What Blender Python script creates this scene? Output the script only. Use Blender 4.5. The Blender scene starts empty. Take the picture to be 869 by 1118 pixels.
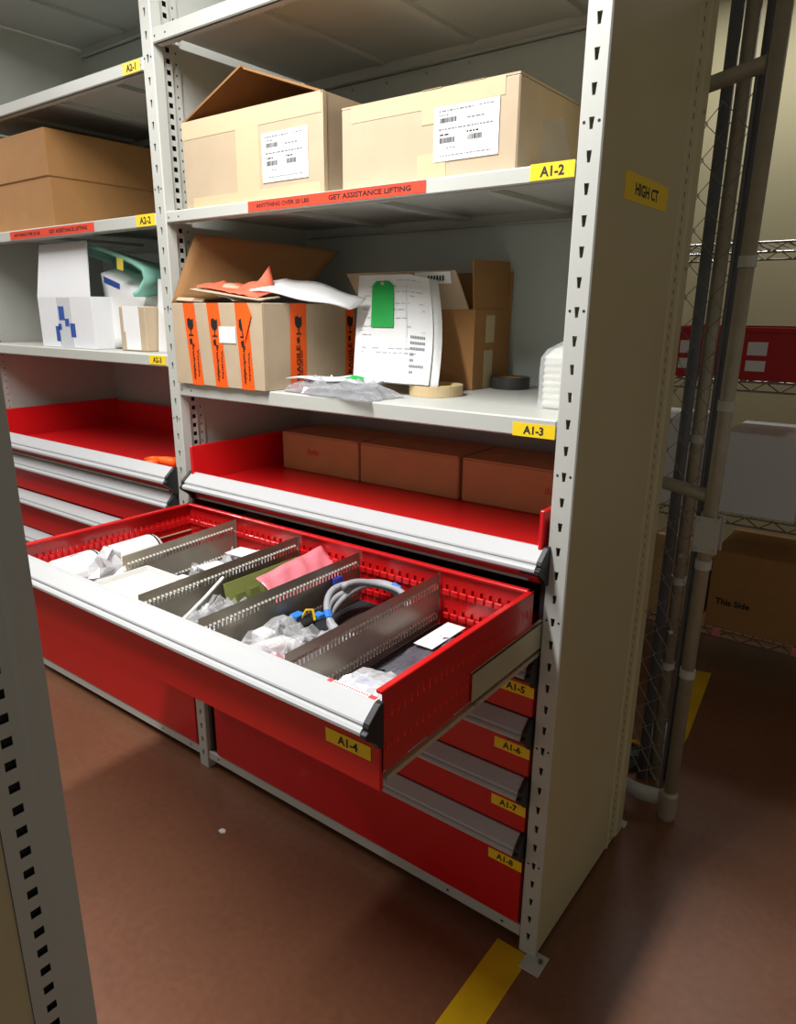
import bpy, math, random
from mathutils import Vector, Matrix
random.seed(7)
S = bpy.context.scene
COL = S.collection

# ------------------------------------------------------------------ camera
IMG_W, IMG_H = 869.0, 1118.0
CAM_LOC = (0.5284, -1.2888, 1.5037)
YAW, PITCH, ROLL, FPX = -0.6525, 0.2917, 0.0050, 775.63
PPX, PPY = 423.0, 571.0

def camera():
    cy, sy, cp, sp = math.cos(YAW), math.sin(YAW), math.cos(PITCH), math.sin(PITCH)
    f = Vector((sy * cp, cy * cp, -sp)); r = Vector((cy, -sy, 0)); u = r.cross(f)
    cr, sr = math.cos(ROLL), math.sin(ROLL)
    r2 = cr * r + sr * u; u2 = -sr * r + cr * u
    d = bpy.data.cameras.new('camera')
    d.sensor_fit = 'HORIZONTAL'; d.sensor_width = 36.0
    d.lens = FPX * 36.0 / IMG_W
    d.shift_x = (IMG_W / 2 - PPX) / IMG_W
    d.shift_y = (PPY - IMG_H / 2) / IMG_W
    d.clip_start = 0.02
    o = bpy.data.objects.new('camera', d); COL.objects.link(o)
    m = Matrix((r2, u2, -f)).transposed().to_4x4(); m.translation = Vector(CAM_LOC)
    o.matrix_world = m
    S.camera = o
camera()

# ------------------------------------------------------------------ light and exposure
w = bpy.data.worlds.new('world'); S.world = w; w.use_nodes = True
bg = w.node_tree.nodes['Background']
bg.inputs[0].default_value = (1.0, 0.97, 0.86, 1); bg.inputs[1].default_value = 0.14

def lamp(name, loc, sx, sy, power, col=(1.0, 0.99, 0.97)):
    d = bpy.data.lights.new(name, 'AREA'); d.shape = 'RECTANGLE'; d.size = sx; d.size_y = sy
    d.energy = power; d.color = col
    o = bpy.data.objects.new(name, d); o.location = loc; COL.objects.link(o)
    return o
lamp('fluorescent_light', (-0.55, -0.98, 2.70), 0.12, 1.30, 45)      # tube above the aisle, square to the shelves
lamp('fluorescent_light', (-3.00, -0.90, 2.70), 0.12, 1.30, 24)      # unseen lamp along the aisle, added as fill for the far bay
lamp('fluorescent_light', (-0.3, 2.75, 3.1), 1.2, 0.12, 8)        # tube of the room beyond the gate

S.view_settings.view_transform = 'Standard'; S.view_settings.look = 'None'
S.view_settings.gamma = 1.0; S.view_settings.use_curve_mapping = False
S.view_settings.exposure = 0.55

# ------------------------------------------------------------------ materials
def lin(r, g, b):
    def f(c):
        c /= 255.0
        return c / 12.92 if c <= 0.04045 else ((c + 0.055) / 1.055) ** 2.4
    return (f(r), f(g), f(b), 1.0)

def mat(name, rgb, rough=0.5, metal=0.0, spec=0.5, var=0.0, scale=30.0, bump=0.0, bscale=200.0, stretch=None, coat=0.0):
    m = bpy.data.materials.new(name); m.use_nodes = True
    nt = m.node_tree; b = nt.nodes['Principled BSDF']
    b.inputs['Base Color'].default_value = lin(*rgb)
    b.inputs['Roughness'].default_value = rough; b.inputs['Metallic'].default_value = metal
    b.inputs['Specular IOR Level'].default_value = spec
    b.inputs['Coat Weight'].default_value = coat; b.inputs['Coat Roughness'].default_value = 0.08
    if var or bump:
        tc = nt.nodes.new('ShaderNodeTexCoord'); mp = nt.nodes.new('ShaderNodeMapping')
        nt.links.new(tc.outputs['Object'], mp.inputs['Vector'])
        if stretch: mp.inputs['Scale'].default_value = stretch
    if var:
        n = nt.nodes.new('ShaderNodeTexNoise'); n.inputs['Scale'].default_value = scale; n.inputs['Detail'].default_value = 5
        nt.links.new(mp.outputs[0], n.inputs['Vector'])
        hs = nt.nodes.new('ShaderNodeHueSaturation'); hs.inputs['Color'].default_value = lin(*rgb)
        mr = nt.nodes.new('ShaderNodeMapRange'); mr.inputs[1].default_value = 0.25; mr.inputs[2].default_value = 0.75
        mr.inputs[3].default_value = 1 - var; mr.inputs[4].default_value = 1 + var
        nt.links.new(n.outputs['Fac'], mr.inputs[0]); nt.links.new(mr.outputs[0], hs.inputs['Value'])
        nt.links.new(hs.outputs[0], b.inputs['Base Color'])
    if bump:
        n2 = nt.nodes.new('ShaderNodeTexNoise'); n2.inputs['Scale'].default_value = bscale
        nt.links.new(mp.outputs[0], n2.inputs['Vector'])
        bp = nt.nodes.new('ShaderNodeBump'); bp.inputs['Strength'].default_value = bump; bp.inputs['Distance'].default_value = 0.002
        nt.links.new(n2.outputs['Fac'], bp.inputs['Height']); nt.links.new(bp.outputs[0], b.inputs['Normal'])
    return m

GREY = mat('grey_paint', (192, 194, 188), 0.42, var=0.03, scale=6)
PANEL = mat('grey_paint_warm_lit', (198, 187, 149), 0.35, var=0.05, scale=3)  # same grey paint as the uprights, with warm room light mixed into its colour
GREY_IN = mat('grey_paint_back', (184, 192, 188), 0.5, var=0.04, scale=4)
RED = mat('red_paint', (206, 24, 27), 0.26, var=0.03, scale=5, coat=0.25)
REDIN = mat('red_tray_paint', (212, 26, 30), 0.3, var=0.04, scale=6)
ALU = mat('brushed_aluminium', (186, 188, 190), 0.42, metal=0.0, var=0.02, scale=40, stretch=(1, 40, 40))
STEEL = mat('galvanized_divider', (156, 150, 134), 0.34, metal=0.4, var=0.08, scale=18)
LUG = mat('divider_lug_highlight', (214, 212, 202), 0.4, metal=0.2)  # paler copy of the divider steel, painting a highlight onto the lugs
RAILM = mat('zinc_slide', (196, 188, 158), 0.35, metal=0.25, var=0.05, scale=12)
PIPE = mat('galvanized_pipe', (168, 160, 140), 0.42, metal=0.25, var=0.1, scale=25)
PIPED = mat('weathered_pipe', (104, 106, 110), 0.5, metal=0.25, var=0.12, scale=25)
WIRE = mat('chain_link_wire', (150, 148, 140), 0.4, metal=0.8)
BLACK = mat('black_plastic', (34, 34, 37), 0.45)
DARK = mat('hole_shade', (24, 23, 24), 0.7)  # near-black colour painting the shade inside slots and fixing holes
CABIN = mat('cabinet_shell_paint', (60, 48, 54), 0.5)
CARD = mat('cardboard', (190, 170, 143), 0.8, var=0.06, scale=14, bump=0.12, bscale=60)
CARD2 = mat('brown_cardboard', (168, 122, 72), 0.8, var=0.07, scale=12, bump=0.12, bscale=60)
CARD3 = mat('dark_cardboard', (192, 156, 108), 0.8, var=0.06, scale=12, bump=0.12, bscale=60)
CARDIN = mat('cardboard_inside', (150, 108, 66), 0.85, var=0.07, scale=12, bump=0.15, bscale=50)
PTAPE = mat('buff_packing_tape', (206, 186, 150), 0.35, var=0.04, scale=20)
WHITE = mat('white_paper', (236, 237, 238), 0.65)
WCARD = mat('white_cardboard', (228, 230, 234), 0.6, var=0.02, scale=10)
WPLAS = mat('white_plastic', (236, 236, 234), 0.35)
BAGW = mat('white_wipes', (226, 226, 214), 0.5, bump=0.5, bscale=80)
YEL = mat('yellow_label_stock', (250, 214, 30), 0.45)
YELF = mat('yellow_floor_tape_vinyl', (222, 178, 10), 0.5, var=0.12, scale=10)
YELP = mat('yellow_plastic', (235, 185, 20), 0.4)
REDL = mat('red_label_stock', (236, 72, 46), 0.45)
INK = mat('black_ink', (26, 26, 24), 0.6)
INKG = mat('grey_ink', (120, 122, 126), 0.6)
BLUE2 = mat('bright_blue_tie', (54, 128, 220), 0.4)
BLUE = mat('blue_print', (50, 84, 168), 0.5)
ORANGE = mat('orange_tape', (252, 96, 22), 0.4, var=0.05, scale=20)
OPAPER = mat('torn_orange_paper', (222, 104, 76), 0.6, var=0.1, scale=20)
GREEN = mat('green_tag_card', (16, 168, 70), 0.6)
TEAL = mat('teal_foam', (150, 214, 196), 0.75, var=0.06, scale=12)
MASK = mat('masking_tape', (206, 182, 140), 0.6)
CORE = mat('yellow_core', (222, 196, 70), 0.6)
FOILG = mat('antistatic_film', (112, 110, 120), 0.22, metal=0.3, var=0.1, scale=12)
PINK = mat('pink_antistatic_film', (226, 128, 140), 0.3, var=0.14, scale=25)
PCB = mat('circuit_board_green', (150, 160, 90), 0.4, var=0.08, scale=25)
CABLE = mat('grey_cable', (162, 164, 168), 0.45)
ORGL = mat('orange_glove_rubber', (248, 110, 24), 0.5)
BOLT = mat('zinc_bolt', (190, 190, 186), 0.3, metal=0.8)
WALL = mat('painted_wall', (196, 188, 150), 0.7, var=0.03, scale=2)
CEIL = mat('ceiling_tile', (220, 218, 208), 0.8)
CHROME = mat('chrome_wire', (170, 168, 166), 0.25, metal=0.9)
REDBIN = mat('red_bin_plastic', (190, 34, 40), 0.45)

def film(name, rgb, fac, rough=0.12):
    m = bpy.data.materials.new(name); m.use_nodes = True; nt = m.node_tree
    b = nt.nodes['Principled BSDF']; b.inputs['Base Color'].default_value = lin(*rgb); b.inputs['Roughness'].default_value = rough
    b.inputs['Specular IOR Level'].default_value = 0.9
    t = nt.nodes.new('ShaderNodeBsdfTransparent'); x = nt.nodes.new('ShaderNodeMixShader')
    x.inputs[0].default_value = fac
    nt.links.new(t.outputs[0], x.inputs[1]); nt.links.new(b.outputs[0], x.inputs[2])
    nt.links.new(x.outputs[0], nt.nodes['Material Output'].inputs[0])
    return m
CLEAR = film('clear_poly_bag', (230, 232, 236), 0.34, 0.08)
GREYBAG = film('grey_poly_bag', (176, 178, 184), 0.5, 0.1)
MILKY = film('milky_poly_bag', (228, 230, 234), 0.55)

def floor_mat():
    m = mat('painted_concrete', (123, 82, 60), 0.34, var=0.14, scale=2.2, bump=0.05, bscale=8)
    nt = m.node_tree; b = nt.nodes['Principled BSDF']
    src = b.inputs['Base Color'].links[0].from_socket
    tc = nt.nodes.new('ShaderNodeTexCoord')
    n = nt.nodes.new('ShaderNodeTexNoise'); n.inputs['Scale'].default_value = 45; n.inputs['Detail'].default_value = 6
    nt.links.new(tc.outputs['Object'], n.inputs['Vector'])
    r = nt.nodes.new('ShaderNodeMapRange'); r.inputs[1].default_value = 0.3; r.inputs[2].default_value = 0.7; r.inputs[3].default_value = 0.9; r.inputs[4].default_value = 1.08
    nt.links.new(n.outputs['Fac'], r.inputs[0])
    h = nt.nodes.new('ShaderNodeHueSaturation'); nt.links.new(src, h.inputs['Color']); nt.links.new(r.outputs[0], h.inputs['Value'])
    nt.links.new(h.outputs[0], b.inputs['Base Color'])
    return m
FLOOR = floor_mat()

def mat_ribbed():
    m = mat('ribbed_rubber', (58, 60, 64), 0.5); nt = m.node_tree; b = nt.nodes['Principled BSDF']
    tc = nt.nodes.new('ShaderNodeTexCoord'); wv = nt.nodes.new('ShaderNodeTexWave'); wv.inputs['Scale'].default_value = 55
    wv.bands_direction = 'X'
    nt.links.new(tc.outputs['Object'], wv.inputs['Vector'])
    bp = nt.nodes.new('ShaderNodeBump'); bp.inputs['Distance'].default_value = 0.004; bp.inputs['Strength'].default_value = 1
    nt.links.new(wv.outputs['Fac'], bp.inputs['Height']); nt.links.new(bp.outputs[0], b.inputs['Normal'])
    return m
RUBBER = mat_ribbed()

# ------------------------------------------------------------------ mesh helpers
X, Y, Z = Vector((1, 0, 0)), Vector((0, 1, 0)), Vector((0, 0, 1))
_txt = {}
def text_geo(s):
    if s in _txt: return _txt[s]
    c = bpy.data.curves.new('t', 'FONT'); c.body = s; c.size = 1.0; c.resolution_u = 2; c.offset = 0.03; c.fill_mode = 'FRONT'
    o = bpy.data.objects.new('t', c)
    me = bpy.data.meshes.new_from_object(o)
    vs = [tuple(v.co) for v in me.vertices]; fs = [tuple(p.vertices) for p in me.polygons]
    bpy.data.objects.remove(o); bpy.data.curves.remove(c); bpy.data.meshes.remove(me)
    _txt[s] = (vs, fs); return _txt[s]

class MB:
    def __init__(self): self.v = []; self.f = []; self.m = []
    def add(self, vs, fs, m=0):
        n = len(self.v); self.v += [tuple(p) for p in vs]
        for f in fs: self.f.append(tuple(i + n for i in f)); self.m.append(m)
        return self
    def box(self, x0, x1, y0, y1, z0, z1, m=0):
        v = [(x, y, z) for z in (z0, z1) for y in (y0, y1) for x in (x0, x1)]
        return self.add(v, [(0, 2, 3, 1), (4, 5, 7, 6), (0, 1, 5, 4), (2, 6, 7, 3), (0, 4, 6, 2), (1, 3, 7, 5)], m)
    def cbox(self, x0, x1, y0, y1, z0, z1, c=0.002, m=0):
        """box with chamfered vertical and top front edges (cheap bevel): 24-vertex chamfer box"""
        c = min(c, (x1 - x0) / 3, (y1 - y0) / 3, (z1 - z0) / 3)
        xs, ys, zs = (x0, x1), (y0, y1), (z0, z1)
        V = []; idx = {}
        for a in (0, 1):
            for b in (0, 1):
                for d in (0, 1):
                    p = [xs[a], ys[b], zs[d]]; s = [c if a == 0 else -c, c if b == 0 else -c, c if d == 0 else -c]
                    for k in range(3):
                        q = [p[j] + (s[j] if j != k else 0) for j in range(3)]
                        idx[(a, b, d, k)] = len(V); V.append(q)
        F = []
        for k in range(3):
            i, j = [t for t in range(3) if t != k]
            for s in (0, 1):
                loop = []
                for (p, q) in ((0, 0), (1, 0), (1, 1), (0, 1)):
                    t = [0, 0, 0]; t[k] = s; t[i] = p; t[j] = q
                    loop.append(idx[(t[0], t[1], t[2], k)])
                F.append(tuple(loop))
        for k in range(3):          # edges along axis k
            i, j = [t for t in range(3) if t != k]
            for p in (0, 1):
                for q in (0, 1):
                    t0 = [0, 0, 0]; t0[i] = p; t0[j] = q; t1 = list(t0); t1[k] = 1
                    F.append((idx[(*t0, i)], idx[(*t1, i)], idx[(*t1, j)], idx[(*t0, j)]))
        for a in (0, 1):
            for b in (0, 1):
                for d in (0, 1): F.append(tuple(idx[(a, b, d, k)] for k in range(3)))
        return self.add(V, F, m)
    def quad(self, a, b, c, d, m=0): return self.add([a, b, c, d], [(0, 1, 2, 3)], m)
    def slab(self, a, b, c, d, t, m=0):
        """thin solid sheet: quad a,b,c,d with thickness t"""
        a, b, c, d = map(Vector, (a, b, c, d)); n = (b - a).cross(d - a).normalized() * t
        return self.add([a, b, c, d, a - n, b - n, c - n, d - n], [(0, 1, 2, 3), (7, 6, 5, 4), (0, 4, 5, 1), (1, 5, 6, 2), (2, 6, 7, 3), (3, 7, 4, 0)], m)
    def prism(self, pts, o, U, V, W, t, m=0):
        """polygon pts (u,v) placed at o, extruded by t along W"""
        o, U, V, W = map(Vector, (o, U, V, W)); n = len(pts)
        a = [o + U * u + V * v for u, v in pts]; b = [p + W * t for p in a]
        return self.add(a + b, [tuple(range(n - 1, -1, -1)), tuple(range(n, 2 * n))] + [(i, (i + 1) % n, n + (i + 1) % n, n + i) for i in range(n)], m)
    def tube(self, pts, r, n=8, m=0, caps=True, closed=False):
        pts = [Vector(p) for p in pts]; k = len(pts); vs = []
        up = None
        for i, p in enumerate(pts):
            if closed: t = pts[(i + 1) % k] - pts[i - 1]
            else: t = pts[min(i + 1, k - 1)] - pts[max(i - 1, 0)]
            t.normalize()
            if up is None: up = Vector((0, 0, 1)) if abs(t.z) < 0.9 else Vector((1, 0, 0))
            a = up - t * up.dot(t)
            if a.length < 1e-4: a = t.orthogonal()
            a.normalize(); b = t.cross(a); up = a
            rr = r[i] if isinstance(r, (list, tuple)) else r
            for j in range(n):
                q = 2 * math.pi * j / n; vs.append(p + a * (rr * math.cos(q)) + b * (rr * math.sin(q)))
        fs = []
        for i in range(k if closed else k - 1):
            for j in range(n):
                i2 = (i + 1) % k
                fs.append((i * n + j, i * n + (j + 1) % n, i2 * n + (j + 1) % n, i2 * n + j))
        if caps and not closed: fs += [tuple(range(n - 1, -1, -1)), tuple(range((k - 1) * n, k * n))]
        return self.add(vs, fs, m)
    def ring(self, c, r0, r1, z0, z1, n=32, m=0, m_in=None):
        c = Vector(c); vs = []
        for (r, z) in ((r1, z0), (r1, z1), (r0, z1), (r0, z0)):
            vs += [c + Vector((r * math.cos(2 * math.pi * i / n), r * math.sin(2 * math.pi * i / n), z)) for i in range(n)]
        for k in range(4):
            fs = [(k * n + i, k * n + (i + 1) % n, ((k + 1) % 4) * n + (i + 1) % n, ((k + 1) % 4) * n + i) for i in range(n)]
            self.add(vs, fs, m_in if (k == 2 and m_in is not None) else m)
        return self
    def disc(self, c, U, V, r, n=10, m=0):
        c, U, V = map(Vector, (c, U, V))
        return self.add([c + U * (r * math.cos(2 * math.pi * i / n)) + V * (r * math.sin(2 * math.pi * i / n)) for i in range(n)], [tuple(range(n))], m)
    def perf(self, o, U, V, N, n, pitch, wdt, hole, depth, m=0, mh=None, skip=None):
        """strip of n cells along V, each wdt x pitch with a real hole (4 points, cell coordinates) and hole walls of the given depth"""
        o, U, V, N = map(Vector, (o, U, V, N))
        for k in range(n):
            b = o + V * (pitch * k)
            out = [b, b + U * wdt, b + U * wdt + V * pitch, b + V * pitch]
            if skip and skip(k): self.add(out, [(0, 1, 2, 3)], m); continue
            inn = [b + U * u + V * v for u, v in hole]; bk = [p - N * depth for p in inn]
            self.add(out + inn, [(0, 1, 5, 4), (1, 2, 6, 5), (2, 3, 7, 6), (3, 0, 4, 7)], m)
            self.add(inn + bk, [(0, 1, 5, 4), (1, 2, 6, 5), (2, 3, 7, 6), (3, 0, 4, 7)], m if mh is None else mh)
        return self
    def text(self, s, c, U, V, h, m=0, w=None):
        vs, fs = text_geo(s)
        xs = [v[0] for v in vs]; ys = [v[1] for v in vs]; x0, x1, y0, y1 = min(xs), max(xs), min(ys), max(ys)
        sy = h / (y1 - y0); sx = sy if w is None else w / (x1 - x0)
        c, U, V = map(Vector, (c, U, V))
        return self.add([c + U * ((v[0] - (x0 + x1) / 2) * sx) + V * ((v[1] - (y0 + y1) / 2) * sy) for v in vs], fs, m)
    def plate(self, c, U, V, w, h, t=0.0007, m=0):
        c, U, V = map(Vector, (c, U, V)); N = U.cross(V).normalized() * t
        p = [c - U * w / 2 - V * h / 2, c + U * w / 2 - V * h / 2, c + U * w / 2 + V * h / 2, c - U * w / 2 + V * h / 2]
        q = [a + N for a in p]
        return self.add(p + q, [(4, 5, 6, 7), (0, 1, 5, 4), (1, 2, 6, 5), (2, 3, 7, 6), (3, 0, 4, 7), (3, 2, 1, 0)], m)
    def grid(self, fn, nu, nv, m=0):
        vs = [fn(i / nu, j / nv) for j in range(nv + 1) for i in range(nu + 1)]
        return self.add(vs, [(j * (nu + 1) + i, j * (nu + 1) + i + 1, (j + 1) * (nu + 1) + i + 1, (j + 1) * (nu + 1) + i) for j in range(nv) for i in range(nu)], m)

ROOT = {}
def obj(name, mb, mats, parent=None, smooth=False, world=True, bevel=0.0, solid=0.0):
    """link mb as one mesh; world=True: coordinates are scene metres and the root of parent only has a location"""
    if not isinstance(mats, (list, tuple)): mats = [mats]
    off = Vector((0, 0, 0))
    if parent is not None:
        r = parent
        while r.parent: r = r.parent
        if world: off = r.location.copy()
    me = bpy.data.meshes.new(name)
    me.from_pydata([Vector(p) - off for p in mb.v], [], mb.f); 
    for m in mats: me.materials.append(m)
    for p, k in zip(me.polygons, mb.m): p.material_index = k; p.use_smooth = smooth
    me.update()
    o = bpy.data.objects.new(name, me); COL.objects.link(o)
    if parent is not None: o.parent = parent
    if solid: md = o.modifiers.new('thickness', 'SOLIDIFY'); md.thickness = solid; md.offset = 0
    if bevel: md = o.modifiers.new('bevel', 'BEVEL'); md.width = bevel; md.segments = 2; md.limit_method = 'ANGLE'
    return o
def tag(o, label, cat, group=None):
    o['label'] = label; o['category'] = cat
    if group: o['group'] = group
    return o
def thing(name, label, cat, loc=(0, 0, 0), rz=0.0, group=None):
    o = bpy.data.objects.new(name, None); o.location = loc; o.rotation_euler = (0, 0, rz); o.empty_display_size = 0.1
    COL.objects.link(o); return tag(o, label, cat, group)
def struct(name, mb, mats, **k):
    o = obj(name, mb, mats, **k); o['kind'] = 'structure'; return o

# ------------------------------------------------------------------ setting
struct('floor', MB().box(-6, 4, -4, 4.2, -0.1, 0), FLOOR)
struct('ceiling', MB().box(-6, 4, -4, 4.2, 3.3, 3.4), CEIL)
struct('wall_back', MB().box(-6, 4, 3.3, 3.4, 0, 3.3), WALL)

tag(obj('floor_tape', MB().box(-0.1, -0.012, -1.4, -0.046, 0, 0.0012).box(-0.1, -0.014, -0.046, -0.004, 0, 0.0012), YELF), 'yellow floor tape running out from the foot of the nearest upright', 'floor tape')
tag(obj('floor_tape', MB().prism([(0.02, 0.97), (-0.10, 1.745), (-0.032, 1.765), (0.025, 1.2)], (0, 0, 0), X, Y, Z, 0.0012), YELF), 'yellow floor tape beyond the chain-link gate', 'floor tape')
tag(obj('paper_scrap', MB().prism([(-0.012, -0.006), (0.004, -0.009), (0.012, 0.001), (0.003, 0.009), (-0.01, 0.006)], (-0.94, -0.175, 0.0), X, Y, Z, 0.003), WHITE), 'small white scrap of paper lying on the brown floor', 'paper scrap')

# ------------------------------------------------------------------ shelving unit (uprights, panels, shelves)
P2 = 0.0517          # keyhole pitch of the uprights
UH = 2.58            # height of the uprights
D = 0.58
unit = thing('shelving_unit', 'grey steel shelving unit with perforated uprights holding boxes above red drawers', 'shelving unit', (0, 0, 0))
NS = 49
def front_post(x0, x1, fl=True, fr=True):
    b = MB(); c = 0.0025; w = x1 - x0 - 2 * c; cx = w / 2; z0 = 0.0265
    hole = [(cx - 0.0027, 0.017), (cx + 0.0027, 0.017), (cx + 0.0050, 0.036), (cx - 0.0050, 0.036)]
    b.perf((x0 + c, 0, z0), X, Z, -Y, NS, P2, w, hole, 0.003)
    zt = z0 + NS * P2
    b.box(x0 + c, x1 - c, 0, 0.003, 0, z0)
    for (xa, xb, s) in ((x0 + c, x0, -1), (x1 - c, x1, 1)):
        if s > 0 and not fr: b.quad((xb - c, 0, 0), (xb - c, 0, zt), (xb, c, zt), (xb, c, 0)); continue
        b.quad((xa, 0, 0), (xa, 0, zt), (xb, c, zt), (xb, c, 0))
        b.quad((xb, c, 0), (xb, c, zt), (xb, 0.032, zt), (xb, 0.032, 0))
        b.quad((xb, 0.032, 0), (xb, 0.032, zt), (xb - s * 0.012, 0.032, zt), (xb - s * 0.012, 0.032, 0))
    # small round fixing holes in pairs, their shade painted as dark discs
    for k in range(0, 8):
        z = 0.262 + k * 0.3102
        for xx in (x0 + 0.009, x1 - 0.009): b.disc((xx, -0.0004, z), X, Z, 0.0028, 8, 1)
    return b
pr = obj('upright_post', front_post(-0.045, 0.0, True, False), [GREY, DARK], unit)
pm = obj('upright_post', front_post(-1.265, -1.22), [GREY, DARK], unit)
pl = obj('upright_post', front_post(-2.485, -2.44), [GREY, DARK], unit)
# foot plate of the near upright
b = MB(); b.box(-0.022, 0.029, -0.045, 0.018, 0, 0.004); fp = obj('foot_plate', b, GREY, unit, bevel=0.001)
obj('anchor_bolt', MB().tube([(0.0165, -0.006, 0.004), (0.0165, -0.006, 0.011)], 0.006, 6), PIPED, fp)
# side panel (near end), rear upright with its slots
b = MB(); b.box(-0.004, 0.0, 0.0025, 0.455, 0.012, UH)
sp = obj('side_panel', b, PANEL, unit)
b = MB()
b.quad((0.0, 0.455, 0), (0.0, 0.455, UH), (-0.003, 0.460, UH), (-0.003, 0.460, 0))
b.quad((-0.003, 0.460, 0), (-0.003, 0.460, UH), (0.0015, 0.466, UH), (0.0015, 0.466, 0))
b.perf((0.0015, 0.466, 0.01), Y, Z, X, 99, P2 / 2, 0.044, [(0.019, 0.006), (0.0235, 0.006), (0.0235, 0.0175), (0.019, 0.0175)], 0.003, 0, 1)
for (y0, y1, xa, xb) in ((0.510, 0.520, 0.0015, -0.004), (0.520, 0.532, -0.004, 0.003), (0.532, 0.575, 0.003, 0.003), (0.575, 0.581, 0.003, -0.003), (0.581, 0.5811, -0.003, -0.045)):
    b.quad((xa, y0, 0), (xa, y0, UH), (xb, y1, UH), (xb, y1, 0))
b.box(-0.006, -0.002, 0.462, 0.51, 0.0, UH, 1)
rp = obj('rear_post', b, [PANEL, DARK], unit)
for z in (0.2, 0.72, 1.02, 1.60, 1.93): obj('rivet', MB().tube([(0.003, 0.555, z), (0.006, 0.555, z)], 0.004, 8), BOLT, rp)
obj('foot_bolt', MB().box(-0.012, 0.012, 0.575, 0.60, 0.0, 0.012), GREY, rp, bevel=0.003)
# label on the near side panel
b = MB().plate((0.0002, 0.2465, 1.729), Y, Z, 0.252, 0.049).text('HIGH CT', (0.0012, 0.245, 1.728), Y, Z, 0.0225, 1, 0.135)
obj('yellow_label', b, [YEL, INK], sp)['label'] = 'yellow label reading HIGH CT'
# middle divider with its perforated front channel, left end panel, back panels
def divider(xc, name):
    o = obj(name, MB().box(xc - 0.002, xc + 0.002, 0.035, D - 0.012, 0.07, UH), GREY, unit)
    b = MB(); xs = xc + 0.013
    b.quad((xs - 0.012, 0.034, 0.07), (xs - 0.012, 0.034, UH), (xs, 0.038, UH), (xs, 0.038, 0.07))
    b.perf((xs, 0.038, 0.07), Y, Z, X, 97, P2 / 2, 0.028, [(0.009, 0.007), (0.021, 0.007), (0.021, 0.019), (0.009, 0.019)], 0.003, 0, 1)
    b.quad((xs, 0.066, 0.07), (xs, 0.066, UH), (xs - 0.006, 0.070, UH), (xs - 0.006, 0.070, 0.07))
    b.perf((xs - 0.006, 0.070, 0.07), Y, Z, X, 97, P2 / 2, 0.026, [(0.011, 0.010), (0.015, 0.010), (0.015, 0.016), (0.011, 0.016)], 0.003, 0, 1)
    b.quad((xs - 0.006, 0.096, 0.07), (xs - 0.006, 0.096, UH), (xs - 0.0115, 0.098, UH), (xs - 0.0115, 0.098, 0.07))
    b.box(xs - 0.0115, xs - 0.0095, 0.038, 0.097, 0.07, UH, 1)
    obj('channel_strip', b, [GREY, DARK], o); return o
divider(-1.2425, 'divider_panel'); divider(-2.4625, 'divider_panel')
obj('back_panel', MB().box(-1.241, -0.005, D - 0.012, D - 0.009, 0.03, UH), GREY_IN, unit)
obj('back_panel', MB().box(-2.461, -1.244, D - 0.012, D - 0.009, 0.03, UH), GREY_IN, unit)

def shelf(x0, x1, zt, lip, holes=True):
    b = MB()
    b.box(x0, x1, 0.012, D - 0.014, zt - 0.003, zt - 0.0002)
    b.cbox(x0, x1, 0.0005, 0.013, zt - lip, zt, 0.003)
    b.box(x0, x1, 0.004, 0.030, zt - lip, zt - lip + 0.002)
    b.box(x0, x1, D - 0.020, D - 0.014, zt - lip, zt)
    b.box(x0, x1, D - 0.040, D - 0.014, zt - lip, zt - lip + 0.002)
    for xx in (x0 + 0.012, x0 + 0.055, x1 - 0.012): b.disc((xx, 0.0002, zt - lip * 0.55), X, Z, 0.0028, 8, 1)
    for xx in (x0 + 0.3, x0 + 0.6, x0 + 0.9): b.box(xx, xx + 0.03, 0.03, D - 0.04, zt - 0.014, zt - 0.003)    # stiffeners underneath
    n = int((x1 - x0 - 0.1) / 0.06)
    for k in range(n): b.box(x0 + 0.06 + k * 0.06, x0 + 0.075 + k * 0.06, 0.0305, 0.034, zt - lip, zt - lip + 0.006)
    return obj('shelf', b, [GREY, DARK], unit)
A1, A2 = (-1.2195, -0.0455), (-2.4395, -1.2655)
def tagplate(s, x1, zc, parent, wd=0.088, h=0.029, y=0.0):
    b = MB().plate((x1 - wd / 2, y, zc), X, Z, wd, h).text(s, (x1 - wd / 2, y - 0.0011, zc), X, Z, h * 0.62, 1)
    o = obj('yellow_label', b, [YEL, INK], parent); o['label'] = 'yellow label reading ' + s; return o
s11 = shelf(*A1, 2.185, 0.035)
shelf(*A2, 2.50, 0.035); shelf(*A1, 2.50, 0.035)  # unseen top shelves, added to keep lamp light off the back panels
s12 = shelf(*A1, 1.756, 0.030); tagplate('A1-2', -0.0465, 1.7435, s12, 0.086, 0.028)
s13 = shelf(*A1, 1.300, 0.038); tagplate('A1-3', -0.0475, 1.2755, s13, 0.092, 0.027)
s21 = shelf(*A2, 2.131, 0.033); tagplate('A2-1', -1.277, 2.114, s21, 0.08, 0.028)
s22 = shelf(*A2, 1.755, 0.034); tagplate('A2-2', -1.269, 1.7395, s22, 0.086, 0.031)
s23 = shelf(*A2, 1.374, 0.034); tagplate('A2-3', -1.273, 1.3585, s23, 0.078, 0.026)
def lift_label(x0, x1, zc, h, parent):
    xc = (x0 + x1) / 2; b = MB().plate((xc, 0, zc), X, Z, x1 - x0, h)
    b.text('ANYTHING OVER 20 LBS', (x0 + (x1 - x0) * 0.222, -0.0011, zc), X, Z, h * 0.42, 1, (x1 - x0) * 0.335)
    b.text('GET ASSISTANCE LIFTING', (x0 + (x1 - x0) * 0.715, -0.0011, zc), X, Z, h * 0.46, 1, (x1 - x0) * 0.43)
    o = obj('warning_label', b, [REDL, INK], parent); o['label'] = 'red label about lifting over 20 lbs'
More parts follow.
